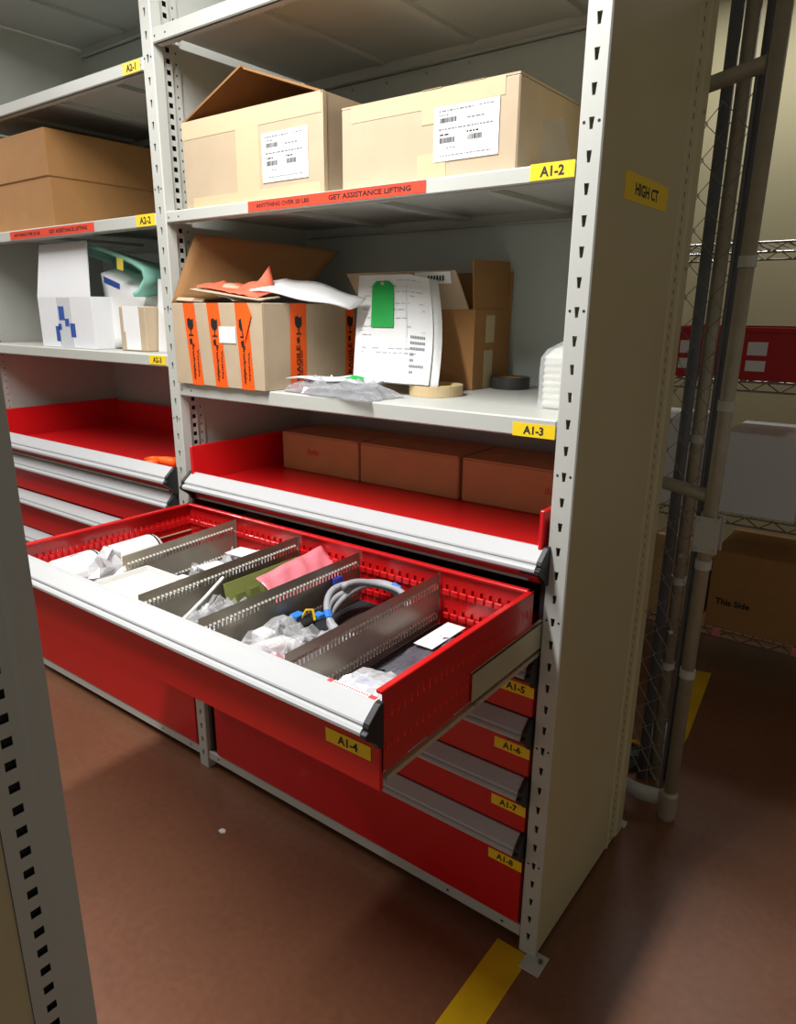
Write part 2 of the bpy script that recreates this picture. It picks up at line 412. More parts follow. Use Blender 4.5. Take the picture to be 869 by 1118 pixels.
lift_label(-0.890, -0.363, 1.7425, 0.0235, s12)
lift_label(-2.09, -1.572, 1.7385, 0.025, s22)
# bright screw ends on the back panel under the shelves
for xx in (-0.62, -0.76, -0.90, -1.03): obj('screw_end', MB().tube([(xx, D - 0.012, 2.135), (xx, D - 0.020, 2.135)], 0.004, 6), BOLT, unit)
# base rails
for (x0, x1) in (A1, A2):
    b = MB().cbox(x0, x1, 0.004, 0.03, 0.034, 0.066, 0.003)
    for xx in (x0 + 0.05, x1 - 0.05, x1 - 0.21): b.disc((xx, 0.0036, 0.052), X, Z, 0.004, 8, 1)
    obj('base_rail', b, [GREY, DARK], unit)

# ------------------------------------------------------------------ drawer cabinets
def handle(mb, x0, x1, zt, y=0.0, k=1.0):
    pts = [(0.003, 0.0), (-0.002, 0.0005), (-0.029, -0.0205), (-0.0305, -0.0235), (-0.0285, -0.0255), (-0.0295, -0.0275), (-0.0345, -0.0285), (-0.0385, -0.0325),
           (-0.0385, -0.0375), (-0.0345, -0.0415), (-0.0290, -0.0415), (-0.0265, -0.0375), (-0.0255, -0.0290), (0.0, -0.0110), (0.003, -0.011)]
    mb.prism([(a * k, c * k) for a, c in pts], (x0, y, zt), Y, Z, X, x1 - x0)
def cap(mb, x0, x1, zt, y=0.0, k=1.0):
    pts = [(0.004, 0.003), (-0.006, 0.002), (-0.031, -0.0185), (-0.0345, -0.025), (-0.031, -0.03), (-0.0395, -0.0335), (-0.0395, -0.041), (-0.030, -0.048), (-0.014, -0.060), (-0.0075, -0.072), (0.004, -0.073)]
    mb.prism([(a * k, c * k) for a, c in pts], (x0, y, zt), Y, Z, X, x1 - x0)
def handle_set(parent, x0, x1, zt, y=0.0, k=1.0):
    b = MB(); handle(b, x0 + 0.012, x1 - 0.012, zt, y, k); obj('drawer_handle', b, ALU, parent)
    for (a, c, g0, g1) in ((x1 - 0.012, x1, x1 - 0.062, x1 - 0.012), (x0, x0 + 0.012, x0 + 0.012, x0 + 0.062)):
        b = MB(); cap(b, a, c, zt, y, k)
        b.box(g0, g1, y - 0.009, y, zt - 0.064, zt - 0.030 * k)
        obj('handle_end_cap', b, BLACK, parent, bevel=0.0015)
def front(parent_cab, x0, x1, z0, z1, name='drawer'):
    b = MB(); b.cbox(x0, x1, 0.0, 0.018, z0 + 0.002, z1 - 0.002, 0.002)
    b.box(x0 + 0.012, x1 - 0.012, 0.018, 0.50, z0 + 0.012, z0 + 0.016); b.box(x0 + 0.012, x0 + 0.016, 0.018, 0.50, z0 + 0.012, z1 - 0.03); b.box(x1 - 0.016, x1 - 0.012, 0.018, 0.50, z0 + 0.012, z1 - 0.03)
    return obj(name, b, RED, parent_cab)
def dlabel(s, xr, zt, zb, parent, y=0.0, wd=0.089):
    return tagplate(s, xr, (zt + zb) / 2, parent, wd, zt - zb, y)
def shell(cab, x0, x1, ztop, cuts):
    b = MB(); b.box(x0, x0 + 0.012, 0.012, 0.555, 0.068, ztop); b.box(x1 - 0.012, x1, 0.012, 0.555, 0.068, ztop)
    b.box(x0, x1, 0.545, 0.555, 0.068, ztop); b.box(x0, x1, 0.012, 0.555, 0.068, 0.072)
    for z in cuts: b.box(x0 + 0.012, x0 + 0.030, 0.02, 0.54, z, z + 0.02); b.box(x1 - 0.030, x1 - 0.012, 0.02, 0.54, z, z + 0.02)
    obj('cabinet_shell', b, CABIN, cab)
def tray(cab, x0, x1, zh, hx0, hx1, yr=-0.012):
    b = MB()
    b.box(x0, x1, -0.0, 0.53, zh - 0.032, zh - 0.029)
    b.cbox(x0, x0 + 0.010, -0.012, 0.53, zh - 0.034, zh + 0.078, 0.002); b.cbox(x1 - 0.010, x1, yr, 0.53, zh - 0.034, zh + 0.078, 0.002)
    b.cbox(x0, x1, 0.522, 0.532, zh - 0.034, zh + 0.07, 0.002)
    b.cbox(x0, x1, -0.002, 0.012, zh - 0.082, zh - 0.003, 0.002)
    t = obj('roll_out_tray', b, REDIN, cab)
    handle_set(t, hx0, hx1, zh, -0.003, 1.12)
    obj('trim_strip', MB().box(x0 + 0.02, x1 - 0.03, -0.006, -0.002, zh - 0.079, zh - 0.073), GREY_IN, t)
    return t

FX0, FX1 = -1.170, -0.053
cab1 = thing('drawer_cabinet', 'red steel drawer cabinet with the open divided drawer, in the nearer bay', 'drawer cabinet', (-0.61, 0.28, 0.068))
shell(cab1, -1.214, -0.0475, 0.998, (0.80, 0.64, 0.49))
tray(cab1, -1.178, -0.052, 1.041, -1.192, -0.038)
for (z0, z1, s, zt, zb) in ((0.640, 0.792, 'A1-5', 0.718, 0.690), (0.486, 0.639, 'A1-6', 0.5635, 0.5355), (0.335, 0.485, 'A1-7', 0.408, 0.381), (0.070, 0.334, 'A1-8', 0.253, 0.226)):
    d = front(cab1, FX0, FX1, z0, z1)
    handle_set(d, FX0 - 0.006, FX1 + 0.005, z1, -0.001)
    dlabel(s, FX1 + 0.001, zt, zb, d, -0.0003)
# the open drawer
RZ, FZ, YB, YF = 0.953, 0.818, -0.036, -0.541
b = MB()
def wall(mb, o, U, N, n, pitch, h0, h1):
    """sheet along U (n cells) from FZ to RZ with two slotted rows"""
    o = Vector(o); V = Z; zz = FZ; L = n * pitch
    rows = [(0.028, 0.050), (0.082, 0.106)]
    for (a, c) in rows:
        mb.quad(o + Z * (zz - FZ), o + U * L + Z * (zz - FZ), o + U * L + Z * a, o + Z * a); 
        hh = c - a
        mb.perf(o + Z * a, Z, U, N, n, pitch, hh, [(0.003, pitch * 0.42), (hh - 0.003, pitch * 0.42), (hh - 0.003, pitch * 0.58), (0.003, pitch * 0.58)], 0.004)
        zz = FZ + c
    mb.quad(o + Z * rows[1][1], o + U * L + Z * rows[1][1], o + U * L + Z * (RZ - FZ), o + Z * (RZ - FZ))
ny = 29; py = (YB - YF - 0.0) / ny
wall(b, (-0.052, YF, FZ), Y, X, ny, py, 0, 0)
wall(b, (-1.168, YF, FZ), Y, -X, ny, py, 0, 0)
nx = 51; pxx = 1.116 / nx
wall(b, (-1.168, YB, FZ), X, Y, nx, pxx, 0, 0)
# raised ribs inside the back wall, between the slits
for zc in (0.847, 0.902):
    for k in range(nx):
        x = -1.168 + k * pxx
        b.cbox(x + 0.0010, x + pxx - 0.0014, YB - 0.008, YB - 0.001, zc - 0.0075, zc + 0.0075, 0.002)
for x, s in ((-1.168, 1), (-0.052, -1)):
    for zc in (0.847, 0.902):
        for k in range(ny):
            y = YF + k * py
            if s > 0 and k > 1: b.box(x + 0.001, x + 0.007, y + 0.0035, y + py - 0.0035, zc - 0.008, zc + 0.008)
# folded rims
b.cbox(-0.064, -0.0515, YF, YB + 0.004, RZ - 0.004, RZ + 0.003, 0.0015); b.cbox(-1.1685, -1.156, YF, YB + 0.004, RZ - 0.004, RZ + 0.003, 0.0015)
b.cbox(-1.1685, -0.0515, YB - 0.010, YB + 0.004, RZ - 0.004, RZ + 0.003, 0.0015)
b.box(-1.168, -0.052, YF, YB, FZ - 0.004, FZ)
b.cbox(FX0, FX1 + 0.001, YF - 0.003, YF + 0.006, 0.779, 0.934, 0.002)
od = obj('open_drawer', b, RED, cab1); od['label'] = 'open drawer divided by steel partitions'
handle_set(od, -1.180, -0.048, 0.9365, YF - 0.003, 1.03)
obj('handle_ledge', MB().cbox(-1.168, -0.060, YF - 0.0045, YF + 0.009, 0.929, 0.9372, 0.002), ALU, od)
dlabel('A1-4', -0.0705, 0.8535, 0.8285, od, YF - 0.0035, 0.094)
b = MB().plate((-0.112, YF + 0.0025, 0.9373), X, Y, 0.10, 0.010, 0.0005).box(-0.162, -0.152, YF - 0.002, YF + 0.007, 0.9374, 0.9382, 1).box(-0.078, -0.064, YF - 0.002, YF + 0.007, 0.9374, 0.9382, 1)
for k in range(14): b.box(-0.149 + k * 0.005, -0.1465 + k * 0.005, YF + 0.0, YF + 0.005, 0.9374, 0.938, 1)
obj('caution_sticker', b, [WHITE, mat('faded_red_print', (222, 70, 70), 0.5)], od)
obj('drawer_mat', MB().box(-1.164, -0.056, YF + 0.01, YB - 0.008, FZ + 0.0005, FZ + 0.004), RUBBER, od)
def partition(x0, x1, yf=None):
    """steel sheet from front (x1) to back (x0) with rows of slots and bent-out lugs"""
    yb = YB - 0.008; yf = YF + 0.012 if yf is None else yf; n = int(46 * (yb - yf) / 0.485); L = Vector((x1 - x0, yf - yb, 0)); U = L.normalized(); p = L.length / n
    N = Vector((-U.y, U.x, 0)); N = N if N.x > 0 else -N
    o = Vector((x0, yb, 0)); zb, zt = FZ + 0.005, 0.944; b = MB(); prev = zb
    for (a, c) in ((0.836, 0.850), (0.906, 0.920)):
        b.quad(o + Z * prev, o + L + Z * prev, o + L + Z * a, o + Z * a)
        b.perf(o + Z * a, Z, U, N, n, p, c - a, [(0.001, p * 0.3), (c - a - 0.002, p * 0.3), (c - a - 0.002, p * 0.7), (0.001, p * 0.7)], 0.0012)
        prev = c
        for k in range(1, n - 1):      # lugs above each slot
            q = o + U * (p * (k + 0.5)) + Z * c
            b.add([q + U * (-p * 0.3) , q + U * (p * 0.3), q + U * (p * 0.3) + N * 0.0035 + Z * 0.001, q - U * (p * 0.3) + N * 0.0035 + Z * 0.001,
                   q + U * (-p * 0.3) + Z * 0.005, q + U * (p * 0.3) + Z * 0.005], [(0, 1, 2, 3), (3, 2, 5, 4), (0, 3, 4), (1, 5, 2)], 1)
    b.quad(o + Z * prev, o + L + Z * prev, o + L + Z * zt, o + Z * zt)
    b.box(x0 - 0.001, x0 + 0.001, yb - 0.001, yb + 0.003, zb, zt)
    obj('partition', b, [STEEL, LUG], od)
partition(-0.955, -0.925, -0.415); partition(-0.712, -0.692); partition(-0.508, -0.500); partition(-0.278, -0.270)
# slide rails
for s, xr in ((1, -0.047), (-1, -1.173)):
    b = MB(); a, c = sorted((xr, xr - s * 0.002))
    b.box(a, c, -0.278, 0.30, 0.812, 0.874); a2, c2 = sorted((xr, xr + s * -0.010))
    b.box(a2, c2, -0.278, 0.30, 0.872, 0.874); b.box(a2, c2, -0.278, 0.30, 0.812, 0.814)
    r = obj('slide_rail', b, RAILM, od)
    if s > 0:
        obj('slide_roller', MB().tube([(xr - 0.006, -0.262, 0.806), (xr + 0.001, -0.262, 0.806)], 0.006, 10), BOLT, r)
    a3, c3 = sorted((xr - s * 0.002, xr - s * 0.012))
    obj('slide_rail', MB().box(a3, c3, -0.530, 0.02, 0.794, 0.803), RAILM, od)

cab2 = thing('drawer_cabinet', 'closed red steel drawer cabinet in the far left bay, orange glove on its tray', 'drawer cabinet', (-1.83, 0.28, 0.068))
shell(cab2, -2.434, -1.2675, 0.998, (0.80, 0.64, 0.49))
DX = -1.22
tray(cab2, -1.178 + DX, -0.052 + DX, 1.041, -1.192 + DX, -0.040 + DX, 0.10)
for (z0, z1) in ((0.822, 0.958), (0.664, 0.818), (0.520, 0.662), (0.380, 0.518), (0.070, 0.378)):
    d = front(cab2, FX0 + DX, FX1 + DX, z0, z1); handle_set(d, FX0 - 0.006 + DX, FX1 + 0.005 + DX, z1, -0.001)

# ------------------------------------------------------------------ cardboard boxes
def box_walls(w, d, h, t=0.004):
    return MB().box(0, w, 0, t, 0, h).box(0, w, d - t, d, 0, h).box(0, t, t, d - t, 0, h).box(w - t, w, t, d - t, 0, h).box(t, w - t, t, d - t, 0, t)
def ship_label(w, h, c, U, V, parent, world=False, seed=1):
    rnd = random.Random(seed); U, V = Vector(U), Vector(V); N = U.cross(V); c = Vector(c)
    b = MB().plate(c, U, V, w, h)
    def bar(u0, u1, v0, v1, m):
        p = c + N * 0.0011
        b.quad(p + U * (u0 * w) + V * (v0 * h), p + U * (u1 * w) + V * (v0 * h), p + U * (u1 * w) + V * (v1 * h), p + U * (u0 * w) + V * (v1 * h), m)
    def words(u0, u1, v, hh, m):
        u = u0
        while u < u1:
            e = min(u1, u + rnd.uniform(0.02, 0.07)); bar(u, e, v, v + hh, m); u = e + 0.014
    words(-0.42, 0.12, 0.40, 0.030, 2); words(0.2, 0.42, 0.41, 0.02, 2); words(-0.42, -0.25, 0.33, 0.025, 2)
    def code(u0, u1, v0, v1):
        u = u0
        while u < u1:
            e = u + rnd.uniform(0.006, 0.016); bar(u, min(e, u1), v0, v1, 1); u = e + rnd.uniform(0.004, 0.009)
    code(-0.40, -0.14, 0.20, 0.29); words(0.02, 0.28, 0.22, 0.03, 2); words(-0.42, 0.42, 0.07, 0.03, 2); words(-0.40, -0.25, -0.03, 0.03, 1); words(0.02, 0.2, -0.03, 0.03, 1)
    code(-0.40, -0.16, -0.17, -0.07); code(0.04, 0.25, -0.17, -0.07); words(-0.3, -0.15, -0.27, 0.02, 2); words(-0.40, 0.40, -0.41, 0.02, 2)
    return obj('shipping_label', b, [WHITE, INK, INKG], parent, world=world)

# box with tented flaps on the upper shelf
bx = thing('cardboard_box', 'tan cardboard box with tented open flaps, left on the upper near shelf', 'cardboard box', (-1.150, 0.02, 1.7565))
w, d, h = 0.493, 0.36, 0.207
obj('box_body', box_walls(w, d, h), CARD, bx, world=False, bevel=0.001)
ap = (0.232, 0.300)
b = MB().slab((0, 0, h), (0, d, h), (ap[0], d, ap[1]), (ap[0], 0, ap[1]), -0.005); obj('flap', b, CARDIN, bx, world=False)
b = MB().slab((w, d, h), (w, 0, h), (ap[0] + 0.012, 0, ap[1] - 0.006), (ap[0] + 0.012, d, ap[1] - 0.006), -0.005); obj('flap', b, CARDIN, bx, world=False)
b = MB().slab((0.006, 0.008, h), (w - 0.006, 0.008, h), (w - 0.02, 0.17, h - 0.03), (0.02, 0.17, h - 0.03), -0.004); obj('flap', b, CARDIN, bx, world=False)
b = MB(); b.box(0, w - 0.004, -0.0008, 0, h - 0.042, h); b.box(0.205, 0.285, -0.0007, 0, 0.005, h - 0.042); b.box(0.03, w - 0.01, -0.0008, 0, 0.0, 0.026)
obj('packing_tape', b, PTAPE, bx, world=False)
obj('box_corner_tape', MB().box(w, w + 0.0008, 0, 0.012, 0.0, h), PTAPE, bx, world=False)
ship_label(0.150, 0.106, (0.372, -0.0012, 0.091), X, Z, bx, seed=3)
# closed box on the upper shelf
bx = thing('cardboard_box', 'long taped tan cardboard box with a white label, right on the upper near shelf', 'cardboard box', (-0.612, 0.03, 1.7565))
w, d, h = 0.434, 0.34, 0.162
b = MB().cbox(0, w, 0, d, 0, h, 0.003); obj('box_body', b, CARD, bx, world=False)
obj('flap', MB().box(0.001, w - 0.001, 0.001, d / 2 - 0.001, h, h + 0.004), CARD, bx, world=False)
obj('flap', MB().box(0.001, w - 0.001, d / 2 + 0.001, d - 0.001, h, h + 0.004), CARD, bx, world=False)
b = MB(); b.box(0.03, w - 0.03, -0.0008, 0, h - 0.030, h + 0.002); b.box(0.215, 0.285, -0.0010, 0, h - 0.058, h - 0.028); b.box(0.205, 0.275, -0.0008, 0, 0.0, 0.05)
b.box(0.215, 0.262, -0.001, 0.13, h + 0.004, h + 0.0048); b.box(0.3, 0.36, 0.0, 0.2, h + 0.004, h + 0.0046)
obj('packing_tape', b, PTAPE, bx, world=False)
b = MB().add([(w + 0.0006, 0.10, 0.10), (w + 0.0006, 0.19, 0.125), (w + 0.0006, 0.24, 0.05), (w + 0.0006, 0.1, 0.03)], [(0, 1, 2, 3)]); obj('clear_pouch', b, CLEAR, bx, world=False)
ship_label(0.148, 0.098, (0.320, -0.0012, 0.082), X, Z, bx, seed=8)

# box with orange tape
ox, oy, oz = -1.204, -0.015, 1.3005
bx = thing('cardboard_box', 'worn cardboard box bound with orange fragile tape, its big flap raised', 'cardboard box', (ox, oy, oz))
w, d, h = 0.362, 0.36, 0.218
obj('box_body', box_walls(w, d, h), CARD, bx, world=False, bevel=0.002)
def flapfn(u, v):
    A = Vector((0.002, 0.0, h)); B = Vector((0.17, d - 0.01, h + 0.035)); C_ = Vector((0.245, d + 0.07, h + 0.150)); D_ = Vector((0.03, 0.075, h + 0.182))
    p = (A * (1 - u) + B * u) * (1 - v) + (D_ * (1 - u) + C_ * u) * v
    bulge = math.sin(math.pi * u) * 0.035 + math.sin(math.pi * v) * 0.026 * (1 - u)
    return p + Vector((-bulge * 0.6, bulge * 0.35, math.sin(math.pi * u) * 0.004 * v + math.sin(math.pi * v) * 0.0))
obj('raised_flap', MB().grid(flapfn, 14, 8), CARDIN, bx, smooth=True, world=False, solid=0.005)
def flap2(u, v): return Vector((0.09 + 0.27 * u, -0.004 + 0.10 * v * (1 - 0.3 * u), h + 0.034 - 0.028 * u + 0.012 * math.sin(6 * u) * v + 0.012 * v))
obj('torn_flap', MB().grid(flap2, 10, 4), CARD, bx, smooth=True, world=False, solid=0.005)
def torn(u, v): return Vector((0.11 + 0.235 * u, 0.0 + 0.09 * v, h + 0.043 - 0.030 * u + 0.015 * v + 0.045 * math.exp(-((u - 0.80) / 0.07) ** 2) * v * (1 + 0.3 * math.sin(40 * u)) + 0.022 * math.exp(-((u - 0.62) / 0.06) ** 2) * v + 0.004 * math.sin(23 * u + 5 * v + 3 * math.sin(9 * u)) * (0.3 + v)))
obj('torn_tape', MB().grid(torn, 22, 6), OPAPER, bx, smooth=True, world=False, solid=0.0015)
b = MB().slab((0.004, 0.01, h + 0.008), (0.12, 0.01, h + 0.003), (0.12, 0.02, h + 0.012), (0.004, 0.02, h + 0.016), 0.004); obj('flap', b, CARD, bx, world=False)
def otape(x0, x1, lean, name='orange_tape', side=False):
    b = MB(); top = h; n = 6
    for i in range(n):
        z0, z1 = top * i / n, top * (i + 1) / n
        a0, a1 = lean * (1 - i / n), lean * (1 - (i + 1) / n)
        if not side: b.quad((x0 + a0, -0.0012, z0), (x1 + a0, -0.0012, z0), (x1 + a1, -0.0012, z1), (x0 + a1, -0.0012, z1))
        else: b.quad((w + 0.0012, x0 + a0, z0), (w + 0.0012, x1 + a0, z0), (w + 0.0012, x1 + a1, z1), (w + 0.0012, x0 + a1, z1))
    if side: b.quad((w + 0.0012, x0, top), (w + 0.0012, x1, top), (w - 0.03, x1, top + 0.0012), (w - 0.03, x0, top + 0.0012))
    xc = (x0 + x1) / 2
    U, V, o = (Vector((0, 0, 1)), Vector((-1, 0, 0)), lambda u, z: Vector((u, -0.0022, z))) if not side else (Vector((0, 0, 1)), Vector((0, -1, 0)), lambda u, z: Vector((w + 0.0022, u, z)))
    s = 'FRAGILE' if side else 'Bruchgefahr'
    b.text(s, o(xc + lean * 0.75 - (0.0 if side else 0.006), 0.062), U if side else -U, V if side else -V, 0.013 if not side else 0.016, 1, 0.098)
    b.text('Vorsicht' if not side else 'handle with care', o(xc + lean * 0.8 + 0.012, 0.06), U if side else -U, V if side else -V, 0.007, 1, 0.075)
    # wine glass symbol: bowl, stem, foot and shard
    zc = 0.158 if not side else 0.165
    A = (Vector((1, 0, 0)) if not side else Vector((0, 1, 0)))
    def P(u, z): return o(xc + lean * 0.25, zc) + A * u + Vector((0, 0, z))
    bowl = [P(-0.013, 0.018), P(-0.004, 0.022), P(0.004, 0.016), P(0.012, 0.020), P(0.012, 0.0), P(0.006, -0.009), P(-0.006, -0.009), P(-0.013, 0.0)]
    b.add(bowl, [tuple(range(8))], 1)
    b.add([P(-0.002, -0.009), P(0.002, -0.009), P(0.002, -0.022), P(-0.002, -0.022)], [(0, 1, 2, 3)], 1)
    b.add([P(-0.010, -0.022), P(0.010, -0.022), P(0.010, -0.026), P(-0.010, -0.026)], [(0, 1, 2, 3)], 1)
    b.add([P(-0.009, -0.036), P(0.002, -0.031), P(0.004, -0.045), P(-0.006, -0.05)], [(0, 1, 2, 3)], 1)
    obj(name, b, [ORANGE, INK], bx, world=False)
otape(0.050, 0.098, 0.022); otape(0.150, 0.198, 0.022); otape(0.262, 0.310, 0.014)
otape(0.098, 0.158, -0.006, side=True); otape(0.318, 0.355, -0.002, side=True)
b = MB().quad((0.31, -0.002, h), (0.326, -0.003, h - 0.03), (0.30, -0.006, h - 0.095), (0.286, -0.003, h - 0.03)); obj('loose_tape', b, ORANGE, bx, world=False, solid=0.001)
obj('white_sticker', MB().plate((0.229, -0.0014, 0.138), X, Z, 0.066, 0.042, 0.0006), WHITE, bx, world=False)
# folder of papers lying over the box
def sheetfn(a, b_, c, d_, bend):
    a, b_, c, d_ = map(Vector, (a, b_, c, d_))
    def f(u, v):
        p = (a * (1 - u) + b_ * u) * (1 - v) + (d_ * (1 - u) + c * u) * v
        return p + Vector((0, 0, bend * math.sin(math.pi * u) + 0.004 * math.sin(9 * u + 4 * v)))
    return f
tag(obj('paper_folder', MB().grid(sheetfn((-0.90, -0.0, 1.548), (-0.700, 0.155, 1.503), (-0.700, 0.22, 1.530), (-0.93, 0.16, 1.585), 0.006), 10, 5), WHITE, smooth=True, solid=0.004), 'white paper folder resting over the right edge of the orange-taped box', 'folder')
tag(obj('paper_folder', MB().grid(sheetfn((-1.10, -0.005, 1.56), (-0.95, -0.012, 1.522), (-0.92, 0.1, 1.530), (-1.08, 0.1, 1.55), 0.002), 8, 4), WHITE, smooth=True, solid=0.003), 'white paper sheet tucked under the torn flap of the orange-taped box', 'folder')

# brown box behind the documents
bx = thing('cardboard_box', 'brown cardboard box behind the propped documents, front flap folded out', 'cardboard box', (-0.82, 0.36, 1.3005))
w, d, h = 0.368, 0.195, 0.205
obj('box_body', box_walls(w, d, h), CARD2, bx, world=False, bevel=0.001)
obj('flap', MB().slab((0.0, 0, h), (w - 0.02, 0, h), (w - 0.045, -0.03, h + 0.095), (-0.04, -0.03, h + 0.095), 0.004), CARD, bx, world=False)
fl = obj('flap', MB().slab((w - 0.002, 0.0, h), (w - 0.002, d, h), (w - 0.010, d, h + 0.125), (w - 0.012, 0.004, h + 0.122), 0.004), CARD2, bx, world=False)
obj('flap', MB().slab((0, d - 0.002, h), (w, d - 0.002, h), (w, d, h + 0.10), (0, d, h + 0.10), 0.004), CARD2, bx, world=False)
b = MB().plate((0.255, -0.028, h + 0.078), X, Vector((0, -0.3, 0.95)).normalized(), 0.11, 0.03)
for k in range(6): b.box(0.24 + k * 0.009, 0.245 + k * 0.009, -0.0305, -0.0295, h + 0.07, h + 0.085, 1)
obj('shipping_label', b, [WHITE, INK], bx, world=False)
b = MB(); b.box(w, w + 0.0008, 0.055, 0.1, 0.0, 0.1); b.box(w, w + 0.0008, 0.06, 0.105, 0.12, 0.19); obj('packing_tape', b, PTAPE, bx, world=False)

# documents propped up, with a green tag
def doc(x0b, x1b, yb, zb, x0t, x1t, yt, zt, curl, round_=0.0):
    def f(u, v):
        p = Vector((x0b * (1 - u) + x1b * u, yb, zb)) * (1 - v) + Vector((x0t * (1 - u) + x1t * u, yt, zt)) * v
        return p + Vector((0, curl * math.sin(math.pi * v) * (u * u) + 0.02 * u * u * v, -0.012 * max(0, u - 0.75) * 4 * v))
    return f
F1 = doc(-0.682, -0.446, 0.145, 1.330, -0.775, -0.56, 0.285, 1.592, 0.02)
dd = thing('document_sheet', 'printed white form propped against the brown box with a green tag', 'document', (-0.56, 0.145, 1.33))
F1b = lambda u, v: F1(u, v) + Vector((0.02, 0.012, -0.004))
obj('back_sheet', MB().grid(F1b, 6, 10), WHITE, dd, smooth=True, solid=0.0012)
b = MB().grid(F1, 8, 12)
def onsheet(u0, u1, v0, v1, m):
    b.add([F1(u, v) + Vector((0, -0.0016, 0.0006)) for u, v in ((u0, v0), (u1, v0), (u1, v1), (u0, v1))], [(0, 1, 2, 3)], m)
rnd = random.Random(5)
for v in (0.94, 0.88, 0.83, 0.79, 0.72, 0.66, 0.58, 0.5, 0.42, 0.3, 0.26):
    u = 0.1
    while u < 0.9:
        e = u + rnd.uniform(0.03, 0.1)
        if rnd.random() < 0.62: onsheet(u, min(e, 0.92), v, v + 0.007, 2)
        u = e + 0.02
for k in range(7):
    u = 0.74
    while u < (0.92 if k in (0, 1, 2, 5) else 0.78): onsheet(u, u + 0.012, 0.40 - k * 0.052, 0.425 - k * 0.052, 1); u += 0.018
for u in (0.70, ): onsheet(u, u + 0.004, 0.12, 0.9, 2)
onsheet(0.05, 0.92, 0.46, 0.464, 2)
obj('front_sheet', b, [WHITE, INKG, mat('pale_grey_print', (176, 178, 182), 0.6)], dd, smooth=True)
def gt(u, v): return F1(0.235 + 0.30 * u, 0.50 + 0.44 * v) + Vector((0, -0.006, 0))
b = MB(); pts = [gt(0, 0), gt(1, 0), gt(1, 0.9), gt(0.8, 1), gt(0.2, 1), gt(0, 0.9)]
b.add(pts + [p + Vector((0, 0.002, 0)) for p in pts], [tuple(range(6)), tuple(range(11, 5, -1))] + [(i, (i + 1) % 6, 6 + (i + 1) % 6, 6 + i) for i in range(6)])
b.disc(gt(0.5, 0.93) + Vector((0, -0.001, 0)), X, Z, 0.006, 10, 1)
t = obj('hang_tag', b, [GREEN, MASK], dd); t['label'] = 'green hang tag'

# clear bag with papers lying in front
def pillow(name, cx, cy, z, wx, wy, h, mats, rz=0.0, crink=0.3, seed=1, nx=18, ny=16, parent=None, flatten=0.0):
    rnd = random.Random(seed); b = MB(); N0 = [[rnd.uniform(-1, 1) for _ in range(nx + 1)] for _ in range(ny + 1)]
    N = [[(N0[j][i] * 1.2 + N0[j][max(i - 1, 0)] + N0[j][min(i + 1, nx)] + N0[max(j - 1, 0)][i] + N0[min(j + 1, ny)][i]) / 2.6 for i in range(nx + 1)] for j in range(ny + 1)]
    c, s = math.cos(rz), math.sin(rz)
    def top(u, v):
        e = (max(0, 1 - abs(2 * u - 1) ** 4) * max(0, 1 - abs(2 * v - 1) ** 4)) ** 0.6
        i, j = int(round(u * nx)), int(round(v * ny)); q = N[j][i]
        x, y = (u - 0.5) * wx * (1 + 0.05 * q * (1 - e)), (v - 0.5) * wy * (1 + 0.05 * q * (1 - e))
        return Vector((cx + x * c - y * s, cy + x * s + y * c, z + 0.001 + h * e * (1 + crink * q) + 0.004 * abs(q) * crink))
    b.grid(top, nx, ny)
    def bot(u, v):
        p = top(u, v); return Vector((p.x, p.y, z + 0.0006 + (p.z - z - 0.001) * 0.02))
    n = len(b.f); b.grid(lambda u, v: bot(1 - u, v), nx, ny)
    return obj(name, b, mats, parent)
bg_ = thing('plastic_bag', 'clear plastic bag of papers lying flat before the propped form', 'bag', (-0.69, 0.06, 1.3))
pillow('bag_film', -0.655, 0.066, 1.3005, 0.32, 0.135, 0.026, GREYBAG, -0.12, 0.5, 4, parent=bg_)
obj('paper_sheets', MB().grid(sheetfn((-0.815, 0.035, 1.332), (-0.60, 0.06, 1.330), (-0.57, 0.13, 1.332), (-0.74, 0.14, 1.334), 0.004), 6, 4), WHITE, bg_, smooth=True, solid=0.004)
obj('green_slip', MB().slab((-0.66, 0.07, 1.338), (-0.60, 0.085, 1.337), (-0.61, 0.105, 1.342), (-0.64, 0.10, 1.346), 0.001), GREEN, bg_)
# rolls of tape
t = thing('tape_roll', 'wide buff masking tape roll lying by the shelf edge', 'tape roll', (-0.468, 0.212, 1.3005))
obj('tape', MB().ring((0, 0, 0), 0.046, 0.067, 0, 0.026, 40), MASK, t, world=False, smooth=False)
obj('core', MB().ring((0, 0, 0), 0.042, 0.046, 0.001, 0.025, 40), CORE, t, world=False)
t = thing('tape_roll', 'dark grey tape roll at the back of the shelf', 'tape roll', (-0.40, 0.475, 1.3005))
obj('tape', MB().ring((0, 0, 0), 0.034, 0.052, 0, 0.03, 32), mat('dark_tape', (62, 62, 60), 0.35), t, world=False)
obj('core', MB().ring((0, 0, 0), 0.031, 0.034, 0.001, 0.029, 32), CARD2, t, world=False)
